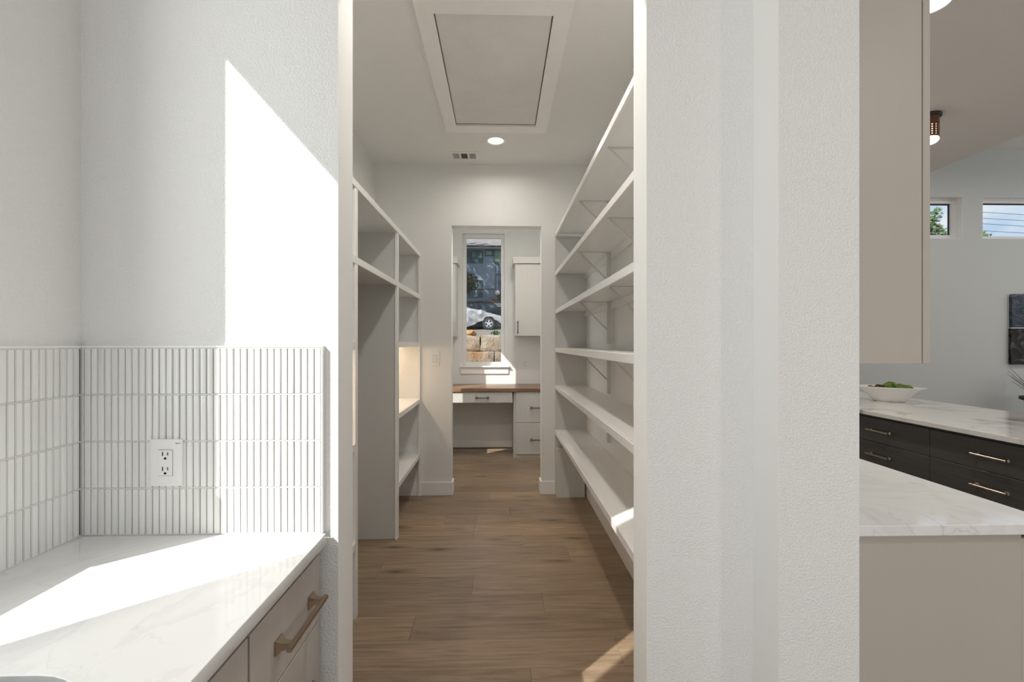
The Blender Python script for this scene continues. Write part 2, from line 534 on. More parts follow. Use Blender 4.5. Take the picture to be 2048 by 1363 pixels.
fl = MB()
fl.box(PL - 0.14, PR + 0.02, YA, YS + 0.1, -0.15, -0.014)
floor = struct('floor', fl, FLOORW, 'brown oak plank floor')
fk = MB()
fk.box(XL - 0.16, 14.0, -4.0, YA, -0.15, 0.0)
fk.box(PR + 0.02, 14.0, YA, YF + 0.1, -0.15, 0.0)
struct('floor_kitchen', fk, FLOORW, 'oak floor of the kitchen and living room')
# planks
PW = 0.198
known = {8: [-0.201], 7: [0.164], 6: [0.464], 4: [-0.161], 3: [0.237], 2: [-0.438], 0: [0.133], 9: [-0.44], 5: [-0.75], 1: [0.55]}
def plank_mesh(L):
    mb = MB().box(-L / 2 + 0.0004, L / 2 - 0.0004, -PW / 2 + 0.0004, PW / 2 - 0.0004, -0.014, 0.0, bev=0.0009)
    me = bpy.data.meshes.new('plank'); mb.bm.to_mesh(me); mb.bm.free()
    return me
y0 = 1.993
rows = range(-4, 22)
for r in rows:
    yc = y0 + PW * (r - 0.5)
    if yc - PW / 2 < YA - 0.02 or yc + PW / 2 > YS + 0.09: continue
    a, b = PL - 0.06, PR
    js = known.get(r)
    if js is None: js = [round(random.uniform(-0.9, 0.6), 2)]
    cuts = [a] + sorted(js) + [b]
    for xa, xb in zip(cuts, cuts[1:]):
        if xb - xa < 0.03: continue
        place('plank', plank_mesh(xb - xa), FLOORW, ((xa + xb) / 2, yc, 0.0), floor)

# ceilings
c1 = MB().box(XL - 0.2, 4.20, -4.0, YF + 0.15, CEILZ, CEILZ + 0.14)
struct('ceiling', c1, CEIL, 'flat white ceiling over pantry and kitchen')
c2 = MB().box(4.08, 14.0, -4.0, YF + 0.15, LCZ, LCZ + 0.14).box(4.08, 4.20, -4.0, YF + 0.15, CEILZ + 0.14, LCZ)
struct('ceiling_living', c2, CEIL, 'higher flat ceiling of the living room')

def wall_x_hole(mb, x0, x1, ya, yb, z0, z1, hy0, hy1, hz0, hz1):
    mb.box(x0, x1, ya, hy0, z0, z1); mb.box(x0, x1, hy1, yb, z0, z1)
    mb.box(x0, x1, hy0, hy1, z0, hz0); mb.box(x0, x1, hy0, hy1, hz1, z1)
def wall_y_hole(mb, y0_, y1_, xa, xb, z0, z1, hx0, hx1, hz0, hz1):
    mb.box(xa, hx0, y0_, y1_, z0, z1); mb.box(hx1, xb, y0_, y1_, z0, z1)
    mb.box(hx0, hx1, y0_, y1_, z0, hz0); mb.box(hx0, hx1, y0_, y1_, hz1, z1)

WX = XL - 0.14
# kitchen window opening and study window opening, both in the left outside wall
KW = (0.360, 0.896, 1.114, 2.81)
SW = (4.81, 5.35, 1.114, 2.81)
mb = MB(); wall_x_hole(mb, WX, XL, -0.9, YA, 0, CEILZ, *KW)
wall_x_hole(mb, WX, XL, -4.0, -0.9, 0, CEILZ, -3.6, -1.35, 0.12, 2.46)  # opening out of view, added for the left fill light
struct('wall_left', mb, WALL, 'textured white kitchen wall on the left')
mb = MB(); wall_y_hole(mb, -4.14, -4.0, WX, 14.0, 0, LCZ, -0.8, 4.0, 0.15, 2.75)
struct('wall_rear', mb, WALL, 'unseen kitchen wall behind the camera with an opening added for the fill light')  # wall put in to block sky; opening added for the rear fill
mb = MB(); mb.box(-4.4, WX, -5.2, -1.02, 2.62, 2.75)
struct('sun_blocker_roof', mb, CEIL, 'unseen roof slab added to keep sun out of the left fill opening')  # added out of view to block direct sun
mb = MB(); mb.box(XL - 0.19, PL, YA, 4.4, 0, CEILZ)
struct('wall_pantry_left', mb, WALL, 'pantry wall behind the built in unit')
mb = MB(); wall_x_hole(mb, XL - 0.19, PL, 4.4, YS, 0, CEILZ, *SW)
struct('wall_study_left', mb, WALL, 'study wall with a tall narrow window')
JL, JR, JH = -0.4375, 0.4035, 2.52
mb = MB()
mb.box(PL, JL, YA, 1.362, 0, CEILZ)
mb.box(JR, PR, YA, 1.362, 0, CEILZ)
mb.box(JL, JR, YA, 1.362, JH, CEILZ)
struct('wall_front', mb, WALL, 'textured white wall with the tall pantry opening')
mb = MB().box(0.701, 0.907, 1.128, YA, 0, CEILZ).box(0.812, 0.907, YA, 1.262, 0, CEILZ)
struct('wall_pier', mb, WALL, 'projecting textured white pier right of the pantry opening')
# the smooth painted returns of the openings (corner bead)
mb = MB()
mb.box(JL, JL + 0.0015, YA, 1.362, 0, JH).box(JR - 0.0015, JR, YA, 1.362, 0, JH).box(0.6995, 0.701, 1.1285, YA, 0, CEILZ)
struct('trim_1', mb, WALLS, 'smooth painted returns of the opening and the pier')
mb = MB().box(PR, 0.905, 1.262, YF, 0, CEILZ)
struct('wall_right', mb, WALL, 'long wall between pantry and kitchen')
DL, DR, DH = -0.454, 0.390, 2.52
mb = MB()
mb.box(PL, DL, YB, 4.40, 0, CEILZ); mb.box(DR, PR, YB, 4.40, 0, CEILZ); mb.box(DL, DR, YB, 4.40, DH, CEILZ)
struct('wall_back', mb, WALL, 'pantry end wall with a doorway into the study')
FW = (-0.511, 0.062, 1.113, 2.92)
mb = MB(); wall_y_hole(mb, YS, YS + 0.14, XL - 0.19, PR, 0, CEILZ, *FW)
struct('wall_study_back', mb, WALL, 'study end wall with a tall window')
mb = MB()
xs = [0.905, 6.20, 6.873, 7.18, 9.30, 14.0]
wz0, wz1 = 2.974, 3.598
mb.box(0.905, 14.0, YF, YF + 0.16, 0, wz0); mb.box(0.905, 14.0, YF, YF + 0.16, wz1, LCZ)
for xa, xb in ((xs[0], xs[1]), (xs[2], xs[3]), (xs[4], xs[5])): mb.box(xa, xb, YF, YF + 0.16, wz0, wz1)
struct('wall_living', mb, plaster('living_wall_shade', (0.60, 0.625, 0.615), 0.2), 'white living room wall in painted shade grey with two high windows')  # white wall; its cool shade is put into the base colour

# windows: frame, glass
def window_y(name, x0, x1, z0, z1, y, depth, fw, label, dark=False):
    e = struct_empty(name, ((x0 + x1) / 2, y, z0), label)
    mb = MB()
    mb.box(x0, x0 + fw, y, y + depth, z0, z1, 0.002); mb.box(x1 - fw, x1, y, y + depth, z0, z1, 0.002)
    mb.box(x0 + fw, x1 - fw, y, y + depth, z0, z0 + fw, 0.002); mb.box(x0 + fw, x1 - fw, y, y + depth, z1 - fw, z1, 0.002)
    mb.build('window_frame', VINYL, e)
    if dark:
        MB().box(x0, x0 + 0.003, y - 0.10, y, z0, z1).box(x1 - 0.003, x1, y - 0.10, y, z0, z1).box(x0, x1, y - 0.10, y, z1 - 0.003, z1).box(x0, x1, y - 0.10, y, z0, z0 + 0.003).build('lit_return_skin', TRIM, e)  # added white skins; sky light on the wall returns put into their colour
        g = 0.012; f = fw
        mb = MB()
        mb.box(x0 + f, x0 + f + g, y + depth * .5, y + depth * .8, z0 + f, z1 - f); mb.box(x1 - f - g, x1 - f, y + depth * .5, y + depth * .8, z0 + f, z1 - f)
        mb.box(x0 + f + g, x1 - f - g, y + depth * .5, y + depth * .8, z1 - f - g * 1.4, z1 - f)
        mb.build('gasket', GASKET, e)
    MB().box(x0 + fw, x1 - fw, y + depth * .65, y + depth * .65 + 0.004, z0 + fw, z1 - fw).build('glass_pane', GLASS, e)
    return e
def window_x(name, y0_, y1_, z0, z1, x, depth, fw, label):
    e = struct_empty(name, (x, (y0_ + y1_) / 2, z0), label)
    mb = MB()
    mb.box(x, x + depth, y0_, y0_ + fw, z0, z1, 0.002); mb.box(x, x + depth, y1_ - fw, y1_, z0, z1, 0.002)
    mb.box(x, x + depth, y0_ + fw, y1_ - fw, z0, z0 + fw * .5, 0.002); mb.box(x, x + depth, y0_ + fw, y1_ - fw, z1 - fw, z1, 0.002)
    mb.build('window_frame', VINYL, e)
    MB().box(x + depth * .4, x + depth * .4 + 0.004, y0_ + fw, y1_ - fw, z0 + fw * .5, z1 - fw).build('glass_pane', GLASS, e)
    return e
window_x('window_1', *KW, WX, 0.06, 0.05, 'tall narrow kitchen window over the left counter')
window_x('window_2', *SW, XL - 0.19, 0.06, 0.05, 'tall narrow study window on the left')
w3 = window_y('window_3', FW[0], FW[1], FW[2], FW[3], YS + 0.07, 0.06, 0.047, 'tall study window with a white stool and apron')
box('window_stool', TRIM, w3, -0.545, 0.130, YS - 0.045, YS + 0.07, 1.092, 1.113, bev=0.003)
box('window_apron', TRIM, w3, -0.530, 0.115, YS - 0.018, YS, 1.003, 1.092, bev=0.002)
window_y('window_4', 6.20, 6.873, wz0, wz1, YF + 0.10, 0.055, 0.075, 'first high window of the living room', True)
window_y('window_5', 7.18, 9.30, wz0, wz1, YF + 0.10, 0.055, 0.062, 'wide high window of the living room', True)

# baseboards
bb = 0.126
mb = MB(); mb.box(PL, DL + 0.014, YB - 0.014, YB, 0, bb, 0.003); mb.box(DL, DL + 0.014, YB, 4.40, 0, bb, 0.003)
struct('baseboard_back_left', mb, TRIM, 'white baseboard left of the study doorway')
mb = MB(); mb.box(DR - 0.014, 0.517, YB - 0.014, YB, 0, bb, 0.003); mb.box(DR - 0.014, DR, YB, 4.40, 0, bb, 0.003)
struct('baseboard_back_right', mb, TRIM, 'white baseboard right of the study doorway')
mb = MB(); mb.box(PR - 0.014, PR, 1.362, 4.25, 0, 0.14, 0.003)
struct('baseboard_right', mb, TRIM, 'white baseboard under the wall shelves')
mb = MB(); mb.box(PL, 0.165, YS - 0.014, YS, 0, 0.10, 0.003)
struct('baseboard_study', mb, TRIM, 'white baseboard under the study desk')

# ================================================================== attic hatch, lights, vent
h = thing('attic_hatch', 'rectangular attic hatch with flat white trim in the pantry ceiling', 'hatch', (-0.03, 2.9, CEILZ))
hx0, hx1, hy0, hy1 = -0.423, 0.361, 2.17, 3.585
ix0, ix1, iy0, iy1 = -0.334, 0.271, 2.296, 3.478
def tboard(pts): MB().prism(pts, 'Z', CEILZ - 0.019, CEILZ).build('trim_board', TRIM, h)
tboard([(hx0, hy0), (ix0, iy0), (ix0, iy1), (hx0, hy1)]); tboard([(ix1, iy0), (hx1, hy0), (hx1, hy1), (ix1, iy1)])
tboard([(hx0, hy0), (hx1, hy0), (ix1, iy0), (ix0, iy0)]); tboard([(ix0, iy1), (ix1, iy1), (hx1, hy1), (hx0, hy1)])
MB().box(ix0 + 0.005, ix1 - 0.006, iy0 + 0.003, iy1 - 0.018, CEILZ - 0.008, CEILZ, 0.001).build('hatch_panel', mottled('hatch_board', [(0.3, (0.67, 0.66, 0.64)), (0.7, (0.75, 0.74, 0.72))], 2.5, 0.7, 0.15, 0.003, 0), h)
box('seam', REVEAL, h, ix0 + 0.001, ix1 - 0.001, iy0 + 0.001, iy1 - 0.001, CEILZ - 0.003, CEILZ, bev=0)  # dark backing paints the shade in the gap round the panel

def downlight(x, y, label, power, r=0.062, rt=0.085, CEILZ=CEILZ, color=(1.0, 0.94, 0.86), group=None):
    t = thing('recessed_light', label, 'light', (x, y, CEILZ), group)
    MB().lathe([(r, 0.0), (r + 0.003, -0.004), (rt - 0.006, -0.006), (rt, -0.002), (rt, 0.0)], (x, y, CEILZ), 40).build('trim_ring', TRIM, t, True)
    MB().lathe([(0, -0.0015), (r, -0.0015)], (x, y, CEILZ), 40).build('lens', LENS, t)
    d = bpy.data.lights.new('bulb', 'AREA'); d.shape = 'DISK'; d.size = r * 1.8; d.energy = power; d.color = color; d.spread = math.radians(165)
    o = bpy.data.objects.new('bulb', d); COL.objects.link(o); o.parent = t; o.location = (0, 0, -0.012)
    return t
downlight(-0.035, 3.765, 'small round recessed light beyond the attic hatch in the pantry ceiling', POW_PANTRY)
downlight(2.12, 2.19, 'bright recessed light at the top of the frame in the kitchen ceiling', POW_KITCHEN, 0.078, 0.092)
for x, y, p, lab in ((-0.035, 1.75, POW_PANTRY * 3.6, 'added recessed pantry fill light just behind the opening, above the frame'), (0.25, 4.75, POW_STUDY, 'added recessed study fill light hidden above the doorway'),  # unseen pantry and study lights, added as fill
                     (2.12, 4.6, POW_KITCHEN, 'added recessed kitchen fill light hidden behind the cream upper cabinet'), (2.12, -0.6, POW_KITCHEN, 'added recessed kitchen fill light behind the camera')):  # unseen kitchen lights, added as fill
    downlight(x, y, lab, p, 0.075, 0.09)
for x, y, lab in ((6.2, 4.6, 'left'), (9.0, 4.6, 'middle'), (11.6, 4.6, 'right')):
    downlight(x, y, 'added recessed fill light in the high living room ceiling above the frame, ' + lab + ' of three', 20, 0.075, 0.09, LCZ)  # unseen lights added to brighten the living room wall

v = thing('ceiling_vent', 'white three-section air register in the ceiling near the pantry end wall', 'vent', (-0.315, 4.075, CEILZ))
vx0, vx1, vy0, vy1 = -0.441, -0.192, 3.985, 4.160
mb = MB()
mb.box(vx0, vx1, vy0, vy0 + 0.028, CEILZ - 0.006, CEILZ, 0.001); mb.box(vx0, vx1, vy1 - 0.028, vy1, CEILZ - 0.006, CEILZ, 0.001)
sec = [(vx0 + 0.022, vx0 + 0.082), (vx0 + 0.097, vx1 - 0.097), (vx1 - 0.082, vx1 - 0.022)]
xx = vx0
for a, b in sec: mb.box(xx, a, vy0 + 0.028, vy1 - 0.028, CEILZ - 0.006, CEILZ, 0.0005); xx = b
mb.box(xx, vx1, vy0 + 0.028, vy1 - 0.028, CEILZ - 0.006, CEILZ, 0.0005)
mb.build('vent_frame', PLASTIC, v)
box('vent_duct', DUCT, v, vx0 + 0.01, vx1 - 0.01, vy0 + 0.02, vy1 - 0.02, CEILZ - 0.0012, CEILZ, bev=0)
for a, b in (sec[0], sec[2]):
    for k in range(5):
        x = a + (b - a) * (k + 0.5) / 5
        box('slat', PLASTIC, v, x - 0.0028, x + 0.0028, vy0 + 0.028, vy1 - 0.028, CEILZ - 0.006, CEILZ - 0.001, bev=0)
for k in range(5):
    y = vy0 + 0.028 + (vy1 - vy0 - 0.056) * (k + 0.5) / 5
    box('slat', PRINT, v, sec[1][0], sec[1][1], y - 0.003, y + 0.003, CEILZ - 0.004, CEILZ - 0.001, bev=0)

# ================================================================== left built-in unit
UX = -0.742
u = thing('built_in_unit', 'white built-in shelving unit with a tall open bay on the left pantry wall', 'shelving', (-0.95, 2.85, 0))
def upanel(y, y2=None):
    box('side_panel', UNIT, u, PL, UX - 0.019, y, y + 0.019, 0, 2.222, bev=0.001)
upanel(2.366); upanel(3.331)
for ya, yb in ((2.362, 2.404), (3.318, 3.371)):
    box('stile', SHELF, u, UX - 0.019, UX, ya, yb, 0, 2.222, bev=0.002)
box('stile', SHELF, u, UX - 0.019, UX, 4.256, YB, 0, 2.222, bev=0.002)
box('stile', SHELF, u, UX - 0.019, UX, 1.363, 1.41, 0, 2.222, bev=0.002)
def ushelf(ya, yb, zt, nm='shelf_board', nose=0.040):
    p = box(nm, SHELF, u, PL, UX - 0.019, ya, yb, zt - 0.019, zt, bev=0.001)
    return p
# top and second shelf run the whole length, with one nosing each
for zt in (2.260, 1.868):
    ushelf(1.363, YB, zt)
    box('nosing', SHELF, u, UX - 0.019, UX + 0.002, 1.363, YB, zt - 0.039, zt, bev=0.002)
for ya, yb, na, nb in ((3.350, YB, 3.371, 4.256), (1.363, 2.366, 1.41, 2.362)):
    for zt in (1.430, 0.905, 0.398):
        ushelf(ya, yb, zt)
        box('nosing', SHELF, u, UX - 0.019, UX + 0.001, na, nb, zt - 0.039, zt, bev=0.002)
for ya, yb, lab in ((3.40, 4.25, 'warm strip of light under a shelf in the far lit niche of the left unit'), (1.45, 2.32, 'warm strip of light under a shelf in the near niche of the left unit')):
    s = thing('led_strip', lab, 'light', (-1.055, (ya + yb) / 2, 1.411))
    box('channel', TRIM, s, -1.065, -1.045, ya, yb, 1.404, 1.411, bev=0)
    box('diffuser', LEDM, s, -1.062, -1.048, ya, yb, 1.400, 1.404, bev=0)

# ================================================================== right wall shelves
RX = 0.517
order = ['topmost', 'second from the top', 'third from the top', 'fourth from the top', 'fifth from the top', 'lowest of the six']
for k, zt in enumerate((2.458, 2.092, 1.736, 1.378, 1.028, 0.609)):
    t = thing('wall_shelf', 'long white wall shelf on the right pantry wall, ' + order[k], 'shelf', (0.66, 2.8, zt - 0.04), 'white shelves on the right pantry wall')
    box('shelf_board', SHELF, t, RX + 0.019, PR, 1.364, 4.262, zt - 0.019, zt, bev=0.001)
    box('nosing', SHELF, t, RX, RX + 0.019, 1.364, 4.262, zt - 0.040, zt, bev=0.0025)
    if k < 5:
        box('cleat', SHELF, t, PR - 0.018, PR, 1.364, 4.262, zt - 0.066, zt - 0.019, bev=0.001)
        for yb in (3.25, 2.36, 1.47):
            zb = zt - 0.019
            br = MB().box(RX + 0.045, PR - 0.018, yb - 0.010, yb + 0.010, zb - 0.004, zb).build('bracket', BRACK, t)
            box('bracket_leg', BRACK, br, PR - 0.045, PR - 0.018, yb - 0.012, yb + 0.012, zb - 0.30, zb - 0.004, bev=0.001)
            MB().tube((RX + 0.055, yb, zb - 0.006), (PR - 0.040, yb, zb - 0.205), 0.0055, n=6).build('brace', BRACK, br)
    else:
        box('cleat', SHELF, t, PR - 0.018, PR, 1.364, 4.262, zt - 0.066, zt - 0.019, bev=0.001)
tag(MB().box(RX, PR, 4.262, YB - 0.0005, 0, 2.418, 0.002).build('end_panel', UNIT), 'tall white side panel closing the far end of the right shelves', 'panel')
tag(MB().box(0.524, 0.782, 4.179, 4.262, 0, 0.45, 0.002).build('chase_box', CHASE), 'low grey-white boxed chase on the floor under the lowest shelf', 'box')

# ================================================================== switch and outlets
s = thing('light_switch', 'white rocker light switch plate on the pantry end wall', 'switch', (-0.607, YB, 1.275))
box('plate', PLASTIC, s, -0.649, -0.565, YB - 0.006, YB, 1.211, 1.340, bev=0.002)
box('rocker', PLASTIC, s, -0.624, -0.590, YB - 0.010, YB - 0.006, 1.243, 1.308, bev=0.002)
box('seam', PRINT, s, -0.626, -0.588, YB - 0.0066, YB - 0.0059, 1.241, 1.310, bev=0)

def outlet(name, label, x, y, z, w, hgt, thick, slots=True):
    o = thing(name, label, 'outlet', (x, y, z))
    box('plate', PLASTIC, o, x - w / 2, x + w / 2, y - thick, y, z - hgt / 2, z + hgt / 2, bev=0.002, seg=2)
    box('seam', PRINT, o, x - 0.0186, x + 0.0186, y - thick - 0.0004, y - thick + 0.001, z - 0.0345, z + 0.0345, bev=0)
    r = box('receptacle', PLASTIC, o, x - 0.0178, x + 0.0178, y - thick - 0.0025, y - thick, z - 0.0336, z + 0.0336, bev=0.001)
    f = y - thick - 0.0025
    for dz in (0.0165, -0.0225):
        zz = z + dz
        MB().box(x - 0.0078, x - 0.0054, f - 0.0006, f + 0.0005, zz + 0.002, zz + 0.0125).build('slot', BLACK, r)
        MB().box(x + 0.0056, x + 0.0078, f - 0.0006, f + 0.0005, zz + 0.0035, zz + 0.0115).build('slot', BLACK, r)
        pts = [(x - 0.0032, zz - 0.0072), (x + 0.0032, zz - 0.0072), (x + 0.0032, zz - 0.0045)] + [(x + 0.0032 * math.cos(a * math.pi / 6), zz - 0.0045 + 0.0034 * math.sin(a * math.pi / 6)) for a in range(1, 6)] + [(x - 0.0032, zz - 0.0045)]
        MB().prism(pts, 'Y', f - 0.0006, f + 0.0005).build('slot', BLACK, r)
    return o

# ================================================================== tile backsplash
YT = 1.2275; XT = -1.0995
TZ0, TZ1 = 0.914, 1.408
PITCH = 0.01762
RH = (TZ1 - TZ0) / 4
def tile_mesh(nx):
    w, hh, th, bv = PITCH - 0.0021, RH - 0.0032, 0.0085, 0.0016
    # front face slightly crowned, thin bevel all round; faces -Y (local y = 0 is the wall side)
    xs_ = [-w / 2, -w / 2 + bv, 0, w / 2 - bv, w / 2]
    ys_ = [-th + 0.0028, -th, -th - 0.0004, -th, -th + 0.0028]
    zs_ = [-hh / 2, -hh / 2 + bv, hh / 2 - bv, hh / 2]
    zo = [0.0022, 0, 0, 0.0022]
    vs, fs = [], []
    for j, z in enumerate(zs_):
        for i, x in enumerate(xs_):
            vs.append((x, min(-0.004, ys_[i] + zo[j]), z))
    for j in range(3):
        for i in range(4):
            a = j * 5 + i
            fs.append((a, a + 1, a + 6, a + 5))
    base = len(vs)
    for x, z in ((-w / 2, -hh / 2), (w / 2, -hh / 2), (w / 2, hh / 2), (-w / 2, hh / 2)): vs.append((x, 0, z))
    fs += [(0, base, base + 1, 4, 3, 2, 1), (15, 16, 17, 18, 19, base + 2, base + 3), (0, 5, 10, 15, base + 3, base), (4, base + 1, base + 2, 19, 14, 9)]
    me = bpy.data.meshes.new('tile'); me.from_pydata(vs, [], fs)
    me.polygons.foreach_set('use_smooth', [False] * len(me.polygons))
    me.materials.append(TILE)
    return me
TM = tile_mesh(1)
GY = YT + 0.0045   # grout face
b = thing('tile_backsplash', 'white stacked finger tile backsplash on the wall beside the pantry opening', 'backsplash', (-0.79, YA, TZ0))
box('grout_bed', GROUTSHADE, b, XL, -0.478, GY, YA, TZ0, TZ1 + 0.002, bev=0)
mb = MB().box(XT, -0.4745, YT - 0.0005, YA, TZ1 + 0.0005, TZ1 + 0.0055, 0.0008); mb.build('edge_trim', TRIM, b)
box('edge_trim', TRIM, b, -0.4765, -0.4715, YT - 0.0005, YA, TZ0, TZ1 + 0.0055, bev=0.0008)
for r in range(1, 4): box('grout_line', GROUTL, b, XT, -0.478, YT + 0.0012, GY, TZ0 + RH * r - 0.0017, TZ0 + RH * r + 0.0017, bev=0)
nc = 0
x = -0.4775 - PITCH / 2
while x - PITCH / 2 > XT - 0.006:
    for r in range(4):
        place('tile', TM, TILE, (x, GY + 0.004 + random.uniform(-0.0004, 0.0004), TZ0 + RH * (r + 0.5)), b, (random.gauss(0, 0.003), 0, random.gauss(0, 0.016)))
    x -= PITCH; nc += 1
xe = x + PITCH / 2 - 0.001
for r in range(4):
    box('tile', TILE, b, XT + 0.001, xe, YT, GY + 0.004, TZ0 + RH * r + 0.0016, TZ0 + RH * (r + 1) - 0.0016, bev=0.0016)
for zz in (TZ0 + 0.0012, TZ1 - 0.0008): box('grout_line', GROUTL, b, XT, -0.478, YT + 0.001, GY, zz - 0.002, zz + 0.002, bev=0)
box('grout_line', GROUTL, b, XT - 0.004, XT + 0.0008, YT + 0.0005, GY, TZ0, TZ1, bev=0)
b2 = thing('tile_backsplash', 'white stacked finger tile backsplash on the left wall below the window', 'backsplash', (XL, 1.0, TZ0))
GX = XT - 0.0045
mb = MB().box(XL, GX, KW[1], YA - 0.001, TZ0, TZ1 + 0.002).box(XL, GX, 0.0, KW[1], TZ0, KW[2] - 0.002); mb.build('grout_bed', GROUTSHADE, b2)
box('edge_trim', TRIM, b2, XL, XT + 0.0005, KW[1], YT, TZ1 + 0.0005, TZ1 + 0.0055, bev=0.0008)
box('edge_trim', TRIM, b2, XL, XT + 0.0005, KW[1] - 0.001, KW[1] + 0.004, TZ0 + 0.2, TZ1 + 0.0055, bev=0.0008)
for r in range(1, 4): box('grout_line', GROUTL, b2, GX, XT - 0.0012, KW[1] if r > 1 else 0.3, YT, TZ0 + RH * r - 0.0017, TZ0 + RH * r + 0.0017, bev=0)
for zz in (TZ0 + 0.0012, TZ1 - 0.0008): box('grout_line', GROUTL, b2, GX, XT - 0.001, KW[1] if zz > 1 else 0.3, YT, zz - 0.002, zz + 0.002, bev=0)
y = YT - 0.004 - PITCH / 2
while y > 0.30:
    for r in range(4):
        if y - PITCH / 2 < KW[1] + 0.003 and r > 0: continue
        place('tile', TM, TILE, (GX - 0.004 + random.uniform(-0.0004, 0.0004), y, TZ0 + RH * (r + 0.5)), b2, (0, 0, math.pi / 2 + random.gauss(0, 0.016)))
    y -= PITCH
o = outlet('tile_outlet', 'white duplex outlet on the tile backsplash', -0.878, YT + 0.0005, 0.0, 0.083, 0.1235, 0.006)
# ================================================================== left counter
def rounded(x0, x1, y0_, y1_, r, n=8):
    pts = []
    for cx, cy, a0 in ((x1 - r, y1_ - r, 0), (x0 + r, y1_ - r, 90), (x0 + r, y0_ + r, 180), (x1 - r, y0_ + r, 270)):
        for i in range(n + 1):
            a = math.radians(a0 + 90 * i / n); pts.append((cx + r * math.cos(a), cy + r * math.sin(a)))
    return pts
def slab_with_hole(name, outer, hole, z0, z1, mat):
    cu = bpy.data.curves.new(name, 'CURVE'); cu.dimensions = '2D'; cu.fill_mode = 'BOTH'
    cu.extrude = (z1 - z0) / 2 - 0.0015; cu.bevel_depth = 0.0015; cu.bevel_resolution = 1; cu.offset = -0.0015
    for pts in (outer, hole):
        sp = cu.splines.new('POLY'); sp.points.add(len(pts) - 1); sp.use_cyclic_u = True
        for p, q in zip(sp.points, pts): p.co = (q[0], q[1], 0, 1)
    tmp = bpy.data.objects.new('tmp', cu); COL.objects.link(tmp)
    dg = bpy.context.evaluated_depsgraph_get()
    me = bpy.data.meshes.new_from_object(tmp.evaluated_get(dg)); me.name = name
    bpy.data.objects.remove(tmp); bpy.data.curves.remove(cu)
    me.materials.clear()
    return place(name, me, mat, (0, 0, (z0 + z1) / 2))
CX = -0.463
ct = slab_with_hole('countertop', [(XT - 0.004, -1.6), (CX, -1.6), (CX, YT), (XT - 0.004, YT)], rounded(-0.985, -0.575, -0.05, 0.714, 0.13), 0.884, 0.914, QUARTZ)
tag(ct, 'white quartz countertop in the left corner with a sunlit band', 'countertop')
sk = thing('kitchen_sink', 'undermount steel sink at the lower left corner', 'sink', (-0.78, 0.33, 0.68))
oh = rounded(-0.992, -0.568, -0.057, 0.721, 0.13); ihh = rounded(-0.96, -0.60, -0.02, 0.70, 0.11)
mb = MB(); n = len(oh)
vs = [(*p, 0.883) for p in oh] + [(*p, 0.70) for p in ihh]
mb.quads(vs, [(i, (i + 1) % n, n + (i + 1) % n, n + i) for i in range(n)] + [tuple(range(n, 2 * n))])
mb.build('basin', STEEL, sk, True)
MB().lathe([(0, 0.004), (0.038, 0.004), (0.045, 0.0)], (-0.78, 0.33, 0.701), 20).build('drain', NICKEL, sk, True)

# left base cabinets
FXX = -0.478
c = thing('base_cabinet', 'taupe wood drawer base cabinet beside the pantry wall under the left counter', 'cabinet', (-0.79, 1.05, 0))
box('body', REVEAL, c, XL + 0.003, FXX - 0.021, 0.882, YA - 0.003, 0.10, 0.884, bev=0)
box('toe_kick', REVEAL, c, XL + 0.003, FXX - 0.09, 0.882, YA - 0.003, 0, 0.10, bev=0)
d = box('drawer', TAUPE, c, FXX - 0.020, FXX, 0.887, 1.222, 0.692, 0.861, bev=0.0015)
pull(d, (FXX, 1.078, 0.772), (0, 1, 0), (1, 0, 0), 0.205, BRONZE, foot=0.030)
for za, zb in ((0.402, 0.689), (0.11, 0.399)):
    d = box('drawer', TAUPE, c, FXX - 0.020, FXX, 0.887, 1.222, za, zb, bev=0.0015)
    pull(d, (FXX, 1.078, (za + zb) / 2), (0, 1, 0), (1, 0, 0), 0.205, BRONZE, foot=0.030)
c = thing('base_cabinet', 'taupe wood sink base cabinet nearer the camera under the left counter', 'cabinet', (-0.79, 0.35, 0))
mb = MB().box(FXX - 0.04, FXX - 0.021, -0.2, 0.880, 0.10, 0.884).box(XL, FXX - 0.04, -0.2, -0.18, 0.10, 0.884).box(XL, FXX - 0.04, -0.18, 0.880, 0.10, 0.12); mb.build('body', REVEAL, c)
box('toe_kick', REVEAL, c, XL, FXX - 0.09, -0.2, 0.880, 0, 0.10, bev=0)
for ya, yb, hy in ((0.345, 0.8785, 0.40), (-0.19, 0.3415, 0.29)):
    d = box('door', TAUPE, c, FXX - 0.020, FXX, ya, yb, 0.11, 0.861, bev=0.0015)
    pull(d, (FXX, hy, 0.72), (0, 0, 1), (1, 0, 0), 0.205, BRONZE, foot=0.030)

# move the tile outlet to its height (its top lies on the third joint)
oz = 1.106
o.location.z = oz
WORLD[o.name].z = oz
MB().box(-0.853, -0.8455, YT - 0.0061, YT - 0.0052, oz + 0.0498, oz + 0.0522).build('print_mark', PRINT, o)
MB().box(-0.8445, -0.8400, YT - 0.0061, YT - 0.0052, oz + 0.0503, oz + 0.0519).build('print_mark', PRINT, o)

